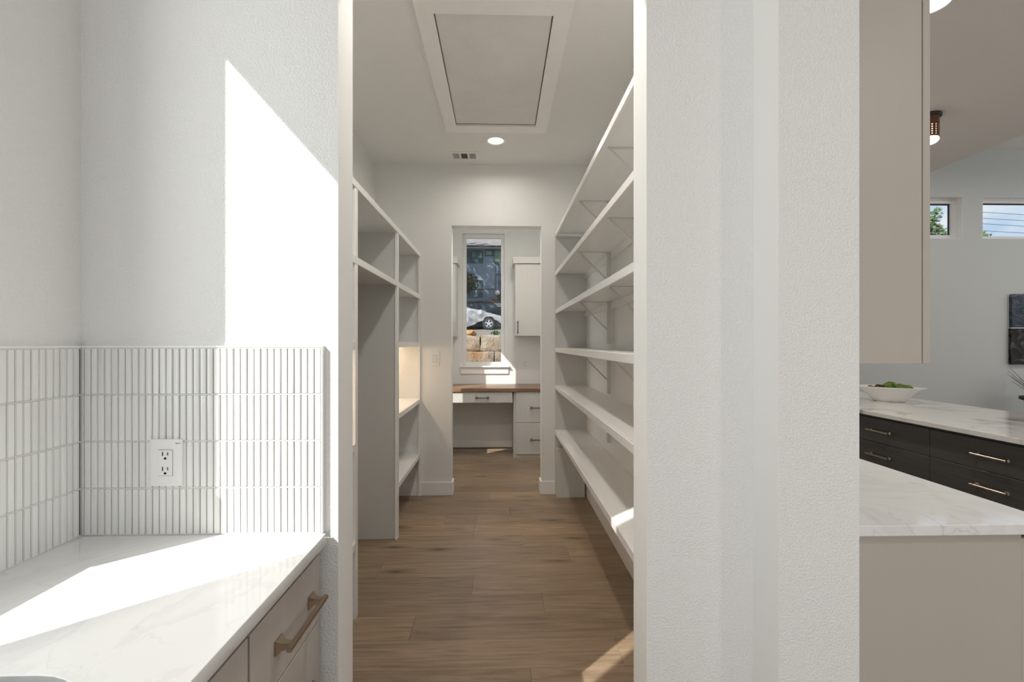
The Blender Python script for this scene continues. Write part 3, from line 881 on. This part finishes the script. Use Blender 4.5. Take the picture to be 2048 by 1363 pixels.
# ================================================================== study
k = thing('study_desk', 'brown walnut desk top running wall to wall under the study window, with white shallow drawers', 'desk', (-0.18, 5.92, 0.69))
MB().box(PL + 0.001, PR - 0.001, 5.606, YS - 0.001, 0.822, 0.866, 0.003).build('worktop', WALNUT, k)
for xa, xb, hxx in ((-0.592, 0.154, -0.218), (PL + 0.004, -0.598, -0.88)):
    d = MB().box(xa, xb, 5.624, 5.645, 0.688, 0.818, 0.0015).box(xa + 0.004, xb - 0.004, 5.646, 6.10, 0.70, 0.821).build('drawer', STUDYCAB, k)
    pull(d, (hxx, 5.624, 0.750), (1, 0, 0), (0, -1, 0), 0.170, NICKEL, bar=0.012)
k = thing('file_cabinet', 'white two-drawer base cabinet under the right end of the walnut worktop', 'cabinet', (0.49, 5.93, 0))
box('body', STUDYCAB, k, 0.166, PR - 0.001, 5.646, YS - 0.015, 0.0, 0.821, bev=0.001)
for za, zb, hz in ((0.442, 0.818, 0.625), (0.050, 0.436, 0.232)):
    d = box('drawer', STUDYCAB, k, 0.197, PR - 0.006, 5.624, 5.645, za, zb, bev=0.0015)
    pull(d, (0.50, 5.624, hz), (1, 0, 0), (0, -1, 0), 0.262, NICKEL, bar=0.012)
def upper(label, x0, x1, hx, z0, z1):
    k = thing('wall_cabinet', label, 'cabinet', ((x0 + x1) / 2, 6.07, z0))
    box('body', STUDYCAB, k, x0, x1, 5.925, YS, z0, z1, bev=0.001)
    d = box('door', STUDYCAB, k, x0 + (0.004 if hx > 0 else 0.0), x1 - (0.0 if hx > 0 else 0.004), 5.902, 5.923, z0 + 0.004, z1 - 0.008, bev=0.0015)
    pull(d, (hx, 5.902, z0 + 0.115), (0, 0, 1), (0, -1, 0), 0.165, NICKEL, bar=0.012, foot=0.02)
    m0, m1 = (x0 - 0.028, x1) if hx > 0 else (x0, x1 + 0.028)
    box('crown_board', STUDYCAB, k, m0, m1, 5.880, YS, z1, z1 + 0.085, bev=0.002)
upper('white wall cabinet right of the study window', 0.194, PR - 0.001, 0.231, 1.511, 2.452)
upper('white wall cabinet left of the study window, mostly hidden by the doorway', PL + 0.001, -0.570, -0.615, 1.506, 2.452)
outlet('wall_outlet', 'small white outlet on the study wall right of the window', 0.345, YS, 1.139, 0.085, 0.128, 0.006)

# ================================================================== kitchen on the right
RW = 0.907
ct = MB().box(RW, 1.580, 1.237, 4.20, 0.884, 0.914, 0.002).build('countertop', QUARTZ)
tag(ct, 'white quartz countertop end beside the right pier', 'countertop')
c = thing('base_cabinet', 'greige base cabinet run under the right white countertop, seen at its end panel', 'cabinet', (1.2, 2.7, 0))
box('end_panel', CREAM, c, RW, 1.489, 1.264, 1.284, 0.0, 0.884, bev=0.001)
box('body', CREAM, c, RW, 1.488, 1.284, 4.18, 0.10, 0.883, bev=0)
box('toe_kick', REVEAL, c, RW, 1.42, 1.285, 4.18, 0.0, 0.10, bev=0)
for i in range(5):
    ya = 1.266 + i * 0.583
    d = box('door', CREAM, c, 1.492, 1.511, ya, ya + 0.579, 0.11, 0.862, bev=0.0015)
    pull(d, (1.511, ya + 0.52, 0.76), (0, 0, 1), (1, 0, 0), 0.205, BRONZE)
c = thing('upper_cabinet', 'tall cream upper cabinet reaching the ceiling over the right counter', 'cabinet', (1.05, 2.2, 1.362))
box('body', CREAM, c, RW, 1.196, 1.262, 3.20, 1.362, CEILZ - 0.001, bev=0.001)
for i in range(4):
    ya = 1.262 + i * 0.485
    d = box('door', CREAM, c, 1.200, 1.221, ya, ya + 0.481, 1.362, CEILZ - 0.004, bev=0.0015)
    pull(d, (1.221, ya + 0.44, 1.50), (0, 0, 1), (1, 0, 0), 0.205, BRONZE)

# island
IX = 2.79
t = MB().box(2.75, 3.79, 1.36, 4.76, 0.884, 0.914, 0.002).build('island_top', QUARTZV)
tag(t, 'boldly veined white quartz top of the dark kitchen island', 'countertop')
c = thing('kitchen_island', 'charcoal kitchen island with slab drawers and bronze bar pulls', 'island', (3.28, 3.05, 0))
box('body', DARK, c, IX + 0.022, 3.76, 1.40, 4.73, 0.10, 0.884, bev=0)
box('toe_kick', DARKGAP, c, IX + 0.09, 3.72, 1.42, 4.71, 0, 0.10, bev=0)
for ya, yb in ((1.405, 2.128), (2.132, 2.890), (2.894, 3.652), (3.656, 4.725)):
    for za, zb in ((0.687, 0.862), (0.506, 0.683), (0.11, 0.502)):
        d = box('drawer', DARK, c, IX, IX + 0.020, ya, yb, za, zb, bev=0.0012)
        pull(d, (IX, (ya + yb) / 2, (za + zb) / 2 if zb - za < 0.3 else zb - 0.09), (0, 1, 0), (-1, 0, 0), 0.195, BRONZE, foot=0.02)
# bowl with fruit
bx, by = 3.40, 3.90
bw = MB()
ang = math.radians(42)
prof = [(0.0, 0.004), (0.105, 0.0), (0.112, 0.004), (0.135, 0.03), (0.170, 0.076), (0.215, 0.110), (0.248, 0.124), (0.249, 0.129), (0.215, 0.119), (0.160, 0.080), (0.11, 0.02), (0.0, 0.014)]
for A in (0,):
    bw.lathe(prof, (0, 0, 0), 56, 1.0, 0.62)
bmesh.ops.rotate(bw.bm, verts=bw.bm.verts, cent=(0, 0, 0), matrix=Matrix.Rotation(-ang, 3, 'Z'))
bmesh.ops.translate(bw.bm, verts=bw.bm.verts, vec=(bx, by, 0.9145))
tag(bw.build('fruit_bowl', CERAMIC, None, True), 'white oval flared bowl on the island', 'bowl')
ax = Vector((math.cos(-ang), math.sin(-ang), 0)); ay = Vector((-ax.y, ax.x, 0))
fr = [(-0.125, 0.01, 0.100, 0.034, 'B', 'dark brown fruit at the left end of the bowl'), (-0.066, -0.022, 0.113, 0.036, 'B', 'brown fruit leaning on the green pile in the bowl'),
      (0.012, -0.012, 0.130, 0.046, 'G', 'largest green fruit on top of the pile in the bowl'), (0.072, -0.060, 0.108, 0.034, 'G', 'green fruit in the middle front of the bowl'),
      (0.078, 0.066, 0.118, 0.040, 'G', 'dark green fruit at the back of the bowl'), (0.122, -0.004, 0.112, 0.042, 'G', 'green fruit at the right end of the bowl'), (-0.045, 0.066, 0.104, 0.038, 'G', 'green fruit half hidden behind the brown ones')]
for a_, b_, zz, r, kd, lab in fr:
    mb = MB(); bmesh.ops.create_icosphere(mb.bm, subdivisions=3, radius=r)
    sd = random.random() * 50
    for vv in mb.bm.verts:
        p = vv.co.copy(); nn = p.normalized()
        vv.co = Vector((p.x * 1.12, p.y, p.z * 0.88)) + nn * (r * 0.16 * noise.noise(nn * 2.2 + Vector((sd, sd, sd))))
    pos = Vector((bx, by, 0.9145)) + ax * a_ + ay * b_ + Vector((0, 0, zz))
    bmesh.ops.translate(mb.bm, verts=mb.bm.verts, vec=pos)
    tag(mb.build('fruit', FRUITB if kd == 'B' else FRUITG, None, True), lab, 'fruit', 'fruit heaped in the white bowl')

# flush ceiling light with perforated wooden shade
lx, ly = 3.140, 3.275
L = thing('ceiling_light', 'small dark wooden perforated cylinder light on the kitchen ceiling', 'light', (lx, ly, CEILZ))
MB().lathe([(0, 0), (0.083, 0), (0.086, -0.004), (0.086, -0.016), (0.080, -0.022), (0, -0.022)], (lx, ly, CEILZ), 36).build('mount_plate', GUTTER, L, True)
mb = MB(); R_, N_ = 0.070, 48
zr = [-0.022, -0.080]
rowsz = []
for i in range(5):
    a0 = -0.084 - i * 0.0165; rowsz += [a0, a0 - 0.0085]
lv = [-0.022] + rowsz + [-0.170]
ringv = []
for zz in lv:
    ringv.append([mb.bm.verts.new((lx + R_ * math.cos(2 * math.pi * i / N_), ly + R_ * math.sin(2 * math.pi * i / N_), CEILZ + zz)) for i in range(N_)])
for j in range(len(lv) - 1):
    for i in range(N_):
        if j % 2 == 1 and i % 3 == 0: continue
        i2 = (i + 1) % N_
        mb.bm.faces.new((ringv[j][i], ringv[j][i2], ringv[j + 1][i2], ringv[j + 1][i]))
sh = mb.build('lamp_shade', SHADEW, L)
sm = sh.modifiers.new('thickness', 'SOLIDIFY'); sm.thickness = 0.004
MB().lathe([(0.062, -0.03), (0.064, -0.172), (0.069, -0.176), (0.069, -0.188), (0.058, -0.200), (0, -0.203)], (lx, ly, CEILZ), 36).build('diffuser', GLOW, L, True)

# ================================================================== living room
a = thing('painting', 'dark blue-black abstract canvas on the living room wall', 'painting', (8.05, YF, 1.107))
axx = 7.585
r0 = 0.03
pts = [(axx, 1.655), (8.6, 1.655), (8.6, 2.150), (axx + r0, 2.150)] + [(axx + r0 - r0 * math.sin(i * math.pi / 8), 2.150 - r0 + r0 * math.cos(i * math.pi / 8)) for i in range(1, 5)]
MB().prism(pts, 'Y', YF - 0.04, YF - 0.001).build('upper_canvas', ART1, a)
box('lower_canvas', ART2, a, axx - 0.012, 8.6, YF - 0.04, YF - 0.001, 1.107, 1.638, bev=0.002)
box('divider', STEPM, a, axx - 0.006, 8.6, YF - 0.038, YF - 0.001, 1.640, 1.654, bev=0)
px_, py_ = 7.66, 6.25
p = thing('potted_twigs', 'dry brown twigs in a tall black pot behind the island', 'plant', (px_, py_, 0))
MB().lathe([(0, 0), (0.13, 0), (0.15, 0.30), (0.17, 0.60), (0.22, 0.615), (0.22, 0.66), (0.19, 0.66), (0.17, 0.62), (0, 0.60)], (px_, py_, 0), 28).build('pot', POT, p, True)
rt = random.Random(4)
mb = MB()
for i in range(46):
    a_ = rt.uniform(0, 2 * math.pi); sp = rt.uniform(0.05, 0.30); hh = rt.uniform(0.25, 0.52)
    p0 = Vector((px_ + 0.05 * math.cos(a_), py_ + 0.05 * math.sin(a_), 0.60))
    p1 = p0 + Vector((sp * 0.45 * math.cos(a_), sp * 0.45 * math.sin(a_), hh * 0.55)); p2 = p0 + Vector((sp * math.cos(a_), sp * math.sin(a_), hh))
    mb.tube(p0, p1, 0.005, 0.004, 5); mb.tube(p1, p2, 0.004, 0.002, 5)
o_ = mb.build('twigs', TWIG, p); o_['kind'] = 'stuff'

# ================================================================== outdoors, seen through the study window
def gz(y):   # ground height behind the stone wall
    if y < 22: return 1.56 + (2.06 - 1.56) * (y - 9.6) / 12.4
    return 2.06 + (y - 22) * 0.13
mb = MB()
pts = [(9.75, 1.56), (22.0, 2.06), (34.0, 3.62), (60.0, 6.0), (60.0, -1.0), (9.75, -1.0)]
mb.prism(pts, 'X', -30, 30)
struct('ground_slope', mb, GRAVEL, 'pale gravel ground rising to the house')
mb = MB().box(-6, 12, YS + 0.2, 9.75, -0.5, -0.05); struct('ground_side_yard', mb, GRAVEL, 'gravel strip outside the study')

def rough_box(name, mat, parent, x0, x1, y0_, y1_, z0, z1, amp, cuts=4, seed=0.0):
    mb = MB(); mb.box(x0, x1, y0_, y1_, z0, z1)
    bmesh.ops.subdivide_edges(mb.bm, edges=mb.bm.edges, cuts=cuts, use_grid_fill=True)
    c_ = Vector(((x0 + x1) / 2, (y0_ + y1_) / 2, (z0 + z1) / 2))
    for vv in mb.bm.verts:
        d_ = (vv.co - c_)
        q = vv.co * 3.1 + Vector((seed, seed * 1.7, 0))
        vv.co += Vector((noise.noise(q), noise.noise(q + Vector((9, 0, 0))), noise.noise(q + Vector((0, 9, 0))))) * amp
        vv.co.x = min(max(vv.co.x, x0), x1); vv.co.z = min(max(vv.co.z, z0), z1)
        e = max(abs(d_.x) / (x1 - x0), abs(d_.z) / (z1 - z0)) * 2
        if e > 0.97: vv.co.y += 0.018
    return mb.build(name, mat, parent)
w = thing('retaining_wall', 'tan limestone block retaining wall outside the study window', 'wall', (-0.3, 9.6, -0.05))
box('backing', BARK, w, -3.2, 2.6, 9.62, 9.80, -0.05, 1.55, bev=0)
courses = [(1.264, 1.592, [-3.1, -2.2, -1.25, -0.42, 0.42, 1.3, 2.5]), (0.93, 1.256, [-3.1, -1.9, -0.95, -0.119, 0.75, 1.6, 2.5]), (0.60, 0.922, [-3.1, -2.3, -1.4, -0.55, 0.3, 1.2, 2.5]), (0.27, 0.592, [-3.1, -2.0, -1.1, -0.2, 0.7, 1.6, 2.5]), (-0.05, 0.262, [-3.1, -2.3, -1.4, -0.55, 0.3, 1.2, 2.5])]
sd = 0
for z0, z1, js in courses:
    for xa, xb in zip(js, js[1:]):
        sd += 3.3
        rough_box('stone_block', STONE, w, xa + 0.003, xb - 0.003, 9.50, 9.66, z0, z1, 0.035, 6, sd)
mb = MB(); bmesh.ops.create_icosphere(mb.bm, subdivisions=3, radius=1)
for vv in mb.bm.verts:
    n_ = noise.noise(vv.co * 1.6 + Vector((4, 2, 1)))
    vv.co = Vector((vv.co.x * 0.13, vv.co.y * 0.10, vv.co.z * 0.085)) * (1 + 0.45 * n_ + 0.25 * noise.noise(vv.co * 4.5))
bmesh.ops.translate(mb.bm, verts=mb.bm.verts, vec=(-0.62, 9.75, 1.62))
tag(mb.build('boulder', BOULDER), 'orange-brown boulder on top of the stone wall', 'rock')

def leaf_mesh(mb, c_, rad, n_, size, rng, flat=1.0, hollow=0.5):
    for _ in range(n_):
        d_ = Vector((rng.gauss(0, 1), rng.gauss(0, 1), rng.gauss(0, 1))).normalized()
        r_ = hollow + (1 - hollow) * rng.random()
        p_ = Vector(c_) + Vector((d_.x * rad[0], d_.y * rad[1], d_.z * rad[2])) * r_
        s_ = size * rng.uniform(0.6, 1.3)
        a_ = Vector((rng.gauss(0, 1), rng.gauss(0, 1), rng.gauss(0, 0.6))).normalized(); b_ = a_.orthogonal().normalized()
        vs = [mb.bm.verts.new(q) for q in (p_ - a_ * s_, p_ + b_ * s_ * 0.45, p_ + a_ * s_, p_ - b_ * s_ * 0.45)]
        mb.bm.faces.new(vs)
def tree(name, label, x, y, z, trunk_h, tr, blobs, mat, size, seed, group=None, dens=1.0):
    rng = random.Random(seed)
    t = thing(name, label, 'tree', (x, y, z), group)
    mb = MB(); mb.tube((x, y, z - 0.2), (x, y, z + trunk_h), tr, tr * 0.6, 8)
    for (cx, cy, cz, r1, r2, r3) in blobs: mb.tube((x, y, z + trunk_h * 0.85), (cx, cy, cz), tr * 0.45, tr * 0.12, 6)
    mb.build('trunk', BARK, t)
    mb = MB()
    for (cx, cy, cz, r1, r2, r3) in blobs: leaf_mesh(mb, (cx, cy, cz), (r1, r2, r3), int(r1 * r3 * 260 * dens / max(0.3, size * 3)), size, rng)
    f = mb.build('foliage', mat, t); f['kind'] = 'stuff'
    return t
rng = random.Random(2)
p = thing('small_plant', 'small green weed on top of the stone wall', 'plant', (0.02, 9.72, 1.57))
mb = MB(); leaf_mesh(mb, (-0.09, 9.74, 1.64), (0.10, 0.07, 0.07), 90, 0.035, rng, hollow=0.2); f = mb.build('leaves', LEAFG, p); f['kind'] = 'stuff'
mb = MB().tube((-0.09, 9.74, 1.54), (-0.09, 9.74, 1.66), 0.006); mb.build('stem', BARK, p)

# covered car
cy0, cy1, g0 = 22.0, 23.65, 2.06
car = thing('covered_car', 'car under a rumpled silver cover parked on the gravel beyond the stone wall', 'car', (-2.0, 22.8, g0))
def ctop(x): # height of the cover above ground
    return 0.70 + 0.36 / (1 + math.exp((x + 0.62) * 4.2)) + 0.36 / (1 + math.exp((x + 2.1) * 3.5)) * (1 / (1 + math.exp(-(x + 4.1) * 4)))
def hem(x):
    base = 0.14 + 0.34 / (1 + math.exp(-(x + 1.15) * 7))
    arch = 0.64 * math.exp(-((x + 0.54) / 0.36) ** 4)
    nose = -0.2 / (1 + math.exp(-(x + 0.05) * 14))
    return max(base + nose, arch)
mb = MB()
NX, NV = 130, 36
gridv = []
for i in range(NX + 1):
    x = -4.75 + 4.95 * i / NX
    row = []
    end = min(1, (x + 4.8) / 0.25, (0.22 - x) / 0.22)
    end = max(0.0, end)
    ht = ctop(x) * (0.72 + 0.28 * math.sqrt(end)); hm = min(hem(x), ht - 0.1)
    for j in range(NV + 1):
        q = j / NV
        if q < 0.4: yy = cy0 + 0.08 * (q / 0.4) ** 2; zz = hm + (ht * 0.88 - hm) * (q / 0.4)
        elif q < 0.6: s_ = (q - 0.4) / 0.2; yy = cy0 + 0.08 + (cy1 - cy0 - 0.16) * s_; zz = ht * (0.88 + 0.12 * math.sin(math.pi * s_) ** 0.5)
        else: s_ = (q - 0.6) / 0.4; yy = cy1 - 0.08 * (1 - s_) ** 2; zz = ht * 0.88 + (0.14 - ht * 0.88) * s_
        p_ = Vector((x * 1.5 + zz * 1.3, yy, zz * 0.9 - x * 0.6))
        q_ = Vector((x * 2.6 + zz * 2.2, yy, (zz - x) * 0.7)); wr = (0.35 - abs(noise.noise(p_ * 1.4))) * 0.24 + (0.3 - abs(noise.noise(q_ * 1.3 + Vector((5, 0, 2))))) * 0.16 + (0.3 - abs(noise.noise(q_ * 3.1))) * 0.05
        wr *= min(1.0, (zz - hm + 0.25) * 2.0)
        row.append(mb.bm.verts.new((x, yy - wr * (1 if q < 0.45 else -0.3), g0 + zz + wr * 0.35)))
    gridv.append(row)
for i in range(NX):
    for j in range(NV): mb.bm.faces.new((gridv[i][j], gridv[i + 1][j], gridv[i + 1][j + 1], gridv[i][j + 1]))
mb.build('car_cover', COVER, car, True)
box('underbody', UNDER, car, -4.5, 0.05, cy0 + 0.16, cy1 - 0.12, g0 + 0.16, g0 + 0.55, bev=0.03)
for wx in (-0.54, -3.3):
    for wy, sgn in ((cy0 + 0.02, -1), (cy1 - 0.24, 1)):
        tz = g0 + 0.315
        tr_ = MB().lathe([(0.19, 0.0), (0.20, -0.01), (0.27, -0.012), (0.308, 0.02), (0.315, 0.06), (0.315, 0.16), (0.30, 0.2), (0.19, 0.21)], (wx, wy, tz), 36, axis='Y', closed=True).build('wheel', TIRE, car, True)
        f = MB()
        yy = wy + 0.012 if sgn < 0 else wy + 0.20
        f.lathe([(0.196, 0.0), (0.196, 0.03), (0.172, 0.03), (0.172, 0.0)], (wx, yy - 0.008, tz), 30, axis='Y', closed=True)
        f.lathe([(0, 0), (0.055, 0), (0.06, 0.02), (0, 0.02)], (wx, yy - 0.01, tz), 16, axis='Y')
        for q in range(5):
            an = 2 * math.pi * q / 5 + 0.3
            d_ = Vector((math.cos(an), 0, math.sin(an))); s_ = Vector((-d_.z, 0, d_.x))
            c_ = Vector((wx, yy, tz))
            vs = []
            for rr, hw in ((0.045, 0.038), (0.18, 0.026)):
                for dy in (-0.006, 0.02):
                    for sg in (-1, 1): vs.append(c_ + d_ * rr + s_ * hw * sg + Vector((0, dy, 0)))
            f.quads(vs, [(0, 1, 3, 2), (4, 6, 7, 5), (0, 4, 5, 1), (2, 3, 7, 6), (0, 2, 6, 4), (1, 5, 7, 3)])
        f.build('wheel_rim', ALLOY, tr_)
        MB().lathe([(0, 0), (0.175, 0)], (wx, yy + 0.03 * (1 if sgn < 0 else -1), tz), 24, axis='Y').build('wheel_well', UNDER, tr_)

# house across the way
HY = 34.0; HZ = 3.6
kpx = 912.0 / HY
def hx(px): return (px - 1000) / kpx
def hz(py): return 1.42 + (686 - py) / kpx
hs = thing('house', 'blue-grey two-storey house in dappled tree shade beyond the covered car', 'house', (-1.0, 36, HZ))
box('wall', SIDING, hs, -9, 7, HY, HY + 7, HZ, hz(497), bev=0)
mb = MB(); ez = hz(494)
mb.quads([(-10, HY - 0.5, ez), (8, HY - 0.5, ez), (8, HY + 4.5, ez + 2.3), (-10, HY + 4.5, ez + 2.3), (-10, HY + 9, ez), (8, HY + 9, ez), (-10, HY - 0.5, ez - 0.08), (8, HY - 0.5, ez - 0.08), (8, HY + 9, ez - 0.08), (-10, HY + 9, ez - 0.08)],
         [(0, 1, 2, 3), (3, 2, 5, 4), (0, 6, 7, 1), (6, 9, 8, 7), (4, 5, 8, 9), (0, 3, 4, 9, 6), (1, 7, 8, 5, 2)])
mb.build('roof', ROOFM, hs)
box('gutter', GUTTER, hs, -10, 8, HY - 0.64, HY - 0.5, hz(497.5), hz(494), bev=0.01)
box('fascia', STEPM, hs, -10, 8, HY - 0.5, HY - 0.44, hz(499), hz(497.5), bev=0)
def hwin(x0, x1, y0_, y1_, nm='window', pm=HPANE):
    X0, X1, Z0, Z1 = hx(x0), hx(x1), hz(y1_), hz(y0_)
    t_ = 0.07
    mb = MB().box(X0, X0 + t_, HY - 0.05, HY, Z0, Z1).box(X1 - t_, X1, HY - 0.05, HY, Z0, Z1).box(X0 + t_, X1 - t_, HY - 0.05, HY, Z0, Z0 + t_).box(X0 + t_, X1 - t_, HY - 0.05, HY, Z1 - t_, Z1)
    f = mb.build(nm, FRAMED, hs)
    MB().box(X0 + t_, X1 - t_, HY - 0.02, HY - 0.004, Z0 + t_, Z1 - t_).build('pane', pm, f)
HGREEN = simple('house_green_pane', (0.06, 0.13, 0.07), 0.1, 0.0, 0.8)
hwin(922, 942.5, 501, 526.5); hwin(943, 966, 501, 526.5)
hwin(970, 986, 500, 512, pm=HGREEN); hwin(987, 1006, 500, 526, pm=HGREEN)
hwin(922, 942.5, 560, 595); hwin(943, 966, 560, 595)
hwin(991, 998, 527, 549, 'door_panel', DOORB); hwin(998.5, 1006, 527, 549, 'door_panel', DOORB); hwin(991, 998, 549.5, 600, 'door_panel', DOORB); hwin(998.5, 1006, 549.5, 600, 'door_panel', HPANE)
box('belt_board', FRAMED, hs, -9, hx(990), HY - 0.03, HY, hz(579), hz(577), bev=0)
box('porch_floor', GUTTER, hs, -9, 7, HY - 1.0, HY, hz(606.5), hz(604), bev=0)
box('plinth', PLINTHM, hs, -9, 7, HY - 0.9, HY, HZ - 0.3, hz(606.5), bev=0)
for i in range(3):
    box('step', STEPM, hs, hx(989) + i * 0.12, hx(1010), HY - 1.5 - 0.0, HY - 1.0 - i * 0.0, hz(610.8 + i * 2.4), hz(609.4 + i * 2.4), bev=0)
p = thing('porch_plant', 'pale pink flowering plant with red blooms on the house porch', 'plant', (hx(993), HY - 0.6, hz(604)))
rng = random.Random(8)
mb = MB(); bmesh.ops.create_icosphere(mb.bm, subdivisions=2, radius=0.18); bmesh.ops.translate(mb.bm, verts=mb.bm.verts, vec=(hx(995), HY - 0.6, hz(587))); mb.build('white_bloom', PETALW, p)
mb = MB(); leaf_mesh(mb, (hx(995), HY - 0.6, hz(597)), (0.25, 0.2, 0.3), 160, 0.09, rng, hollow=0.1); f = mb.build('leaves', LEAFG, p); f['kind'] = 'stuff'
mb = MB(); leaf_mesh(mb, (hx(986), HY - 0.6, hz(601)), (0.22, 0.2, 0.14), 110, 0.08, rng, hollow=0.1); f = mb.build('red_blooms', PETALR, p); f['kind'] = 'stuff'
p = thing('hedge', 'dark low hedge between the covered car and the house', 'hedge', (1.0, 30, gz(30)))
mb = MB(); leaf_mesh(mb, (1.2, 30, gz(30) + 0.2), (2.6, 0.5, 0.42), 2200, 0.14, rng, hollow=0.2); f = mb.build('foliage', LEAFD, p); f['kind'] = 'stuff'
mb = MB().tube((1.2, 30, gz(30) - 0.1), (1.2, 30, gz(30) + 0.3), 0.05); mb.build('stem', BARK, p)
tree('tree', 'small dark leafy tree in front of the house windows', -2.55, 30.5, gz(30.5), 2.0, 0.07, [(-2.6, 30.5, 5.7, 1.1, 0.9, 0.55), (-2.2, 30.5, 5.35, 0.9, 0.8, 0.45), (-2.7, 30.4, 5.05, 0.8, 0.7, 0.4)], LEAFD, 0.13, 5, dens=1.3)
tree('tree', 'tall oak standing left of the view that shades the house', -9.0, 26.0, gz(26), 7.0, 0.35,
     [(-9, 26, 12.5, 3.0, 3.0, 2.2), (-6.5, 25.5, 11.0, 2.6, 2.4, 1.7), (-11, 27, 11, 2.6, 2.4, 2.0), (-7.5, 28, 13.5, 2.4, 2.4, 1.8), (-8, 24, 10, 2.4, 2.2, 1.6), (-6.3, 29.5, 11.2, 2.2, 2.2, 1.6), (-4.9, 27.4, 13.0, 2.2, 2.2, 1.7)], LEAFG, 0.30, 6, dens=0.15)

# trees and wires beyond the living room windows
tree('tree', 'leafy green tree outside the first high living room window', 18.6, 20.0, -0.3, 4.6, 0.25,
     [(18.4, 20, 6.2, 1.2, 1.1, 1.1), (19.4, 20.1, 6.35, 0.62, 0.6, 0.55), (19.95, 20.2, 6.1, 0.42, 0.45, 0.36), (19.3, 19.9, 7.05, 0.36, 0.4, 0.32), (19.62, 20, 7.4, 0.16, 0.2, 0.13), (18.2, 20, 5.0, 1.2, 1.1, 0.9)], LEAFG, 0.11, 11, dens=1.6)
tree('tree', 'green treetop just showing in the corner of the wide high window', 22.0, 20.5, -0.3, 4.6, 0.2,
     [(22.1, 20.5, 6.2, 0.42, 0.5, 0.40), (21.8, 20.5, 5.6, 0.8, 0.8, 0.6)], LEAFG, 0.10, 12, dens=2.0)
for i, za in enumerate((8.80, 8.46, 8.15, 7.76)):
    mb = MB(); last = None
    for q in range(25):
        x = 26.1 + 20 * q / 24
        pt = (x, 25.0, za - 0.05 * (x - 27.2) + 0.0012 * (x - 28.4) ** 2)
        if last: mb.tube(last, pt, 0.016, 0.016, 5, False)
        last = pt
    tag(mb.build('power_line', WIRE), 'thin overhead wire across the wide high window, ' + ['topmost', 'second from the top', 'third from the top', 'lowest'][i] + ' of four', 'wire', 'overhead wires')
p = thing('utility_pole', 'wooden utility pole behind the wall between the two high windows', 'pole', (26.1, 25.0, -0.3))
MB().tube((26.1, 25.0, -0.3), (26.1, 25.0, 9.3), 0.13, 0.10, 10).build('post', BARK, p)
for za in (8.80, 8.46, 8.15, 7.76):
    MB().lathe([(0, -0.02), (0.05, -0.02), (0.05, 0.05), (0, 0.05)], (26.1, 24.94, za + 0.055), 10).build('insulator', VINYL, p)
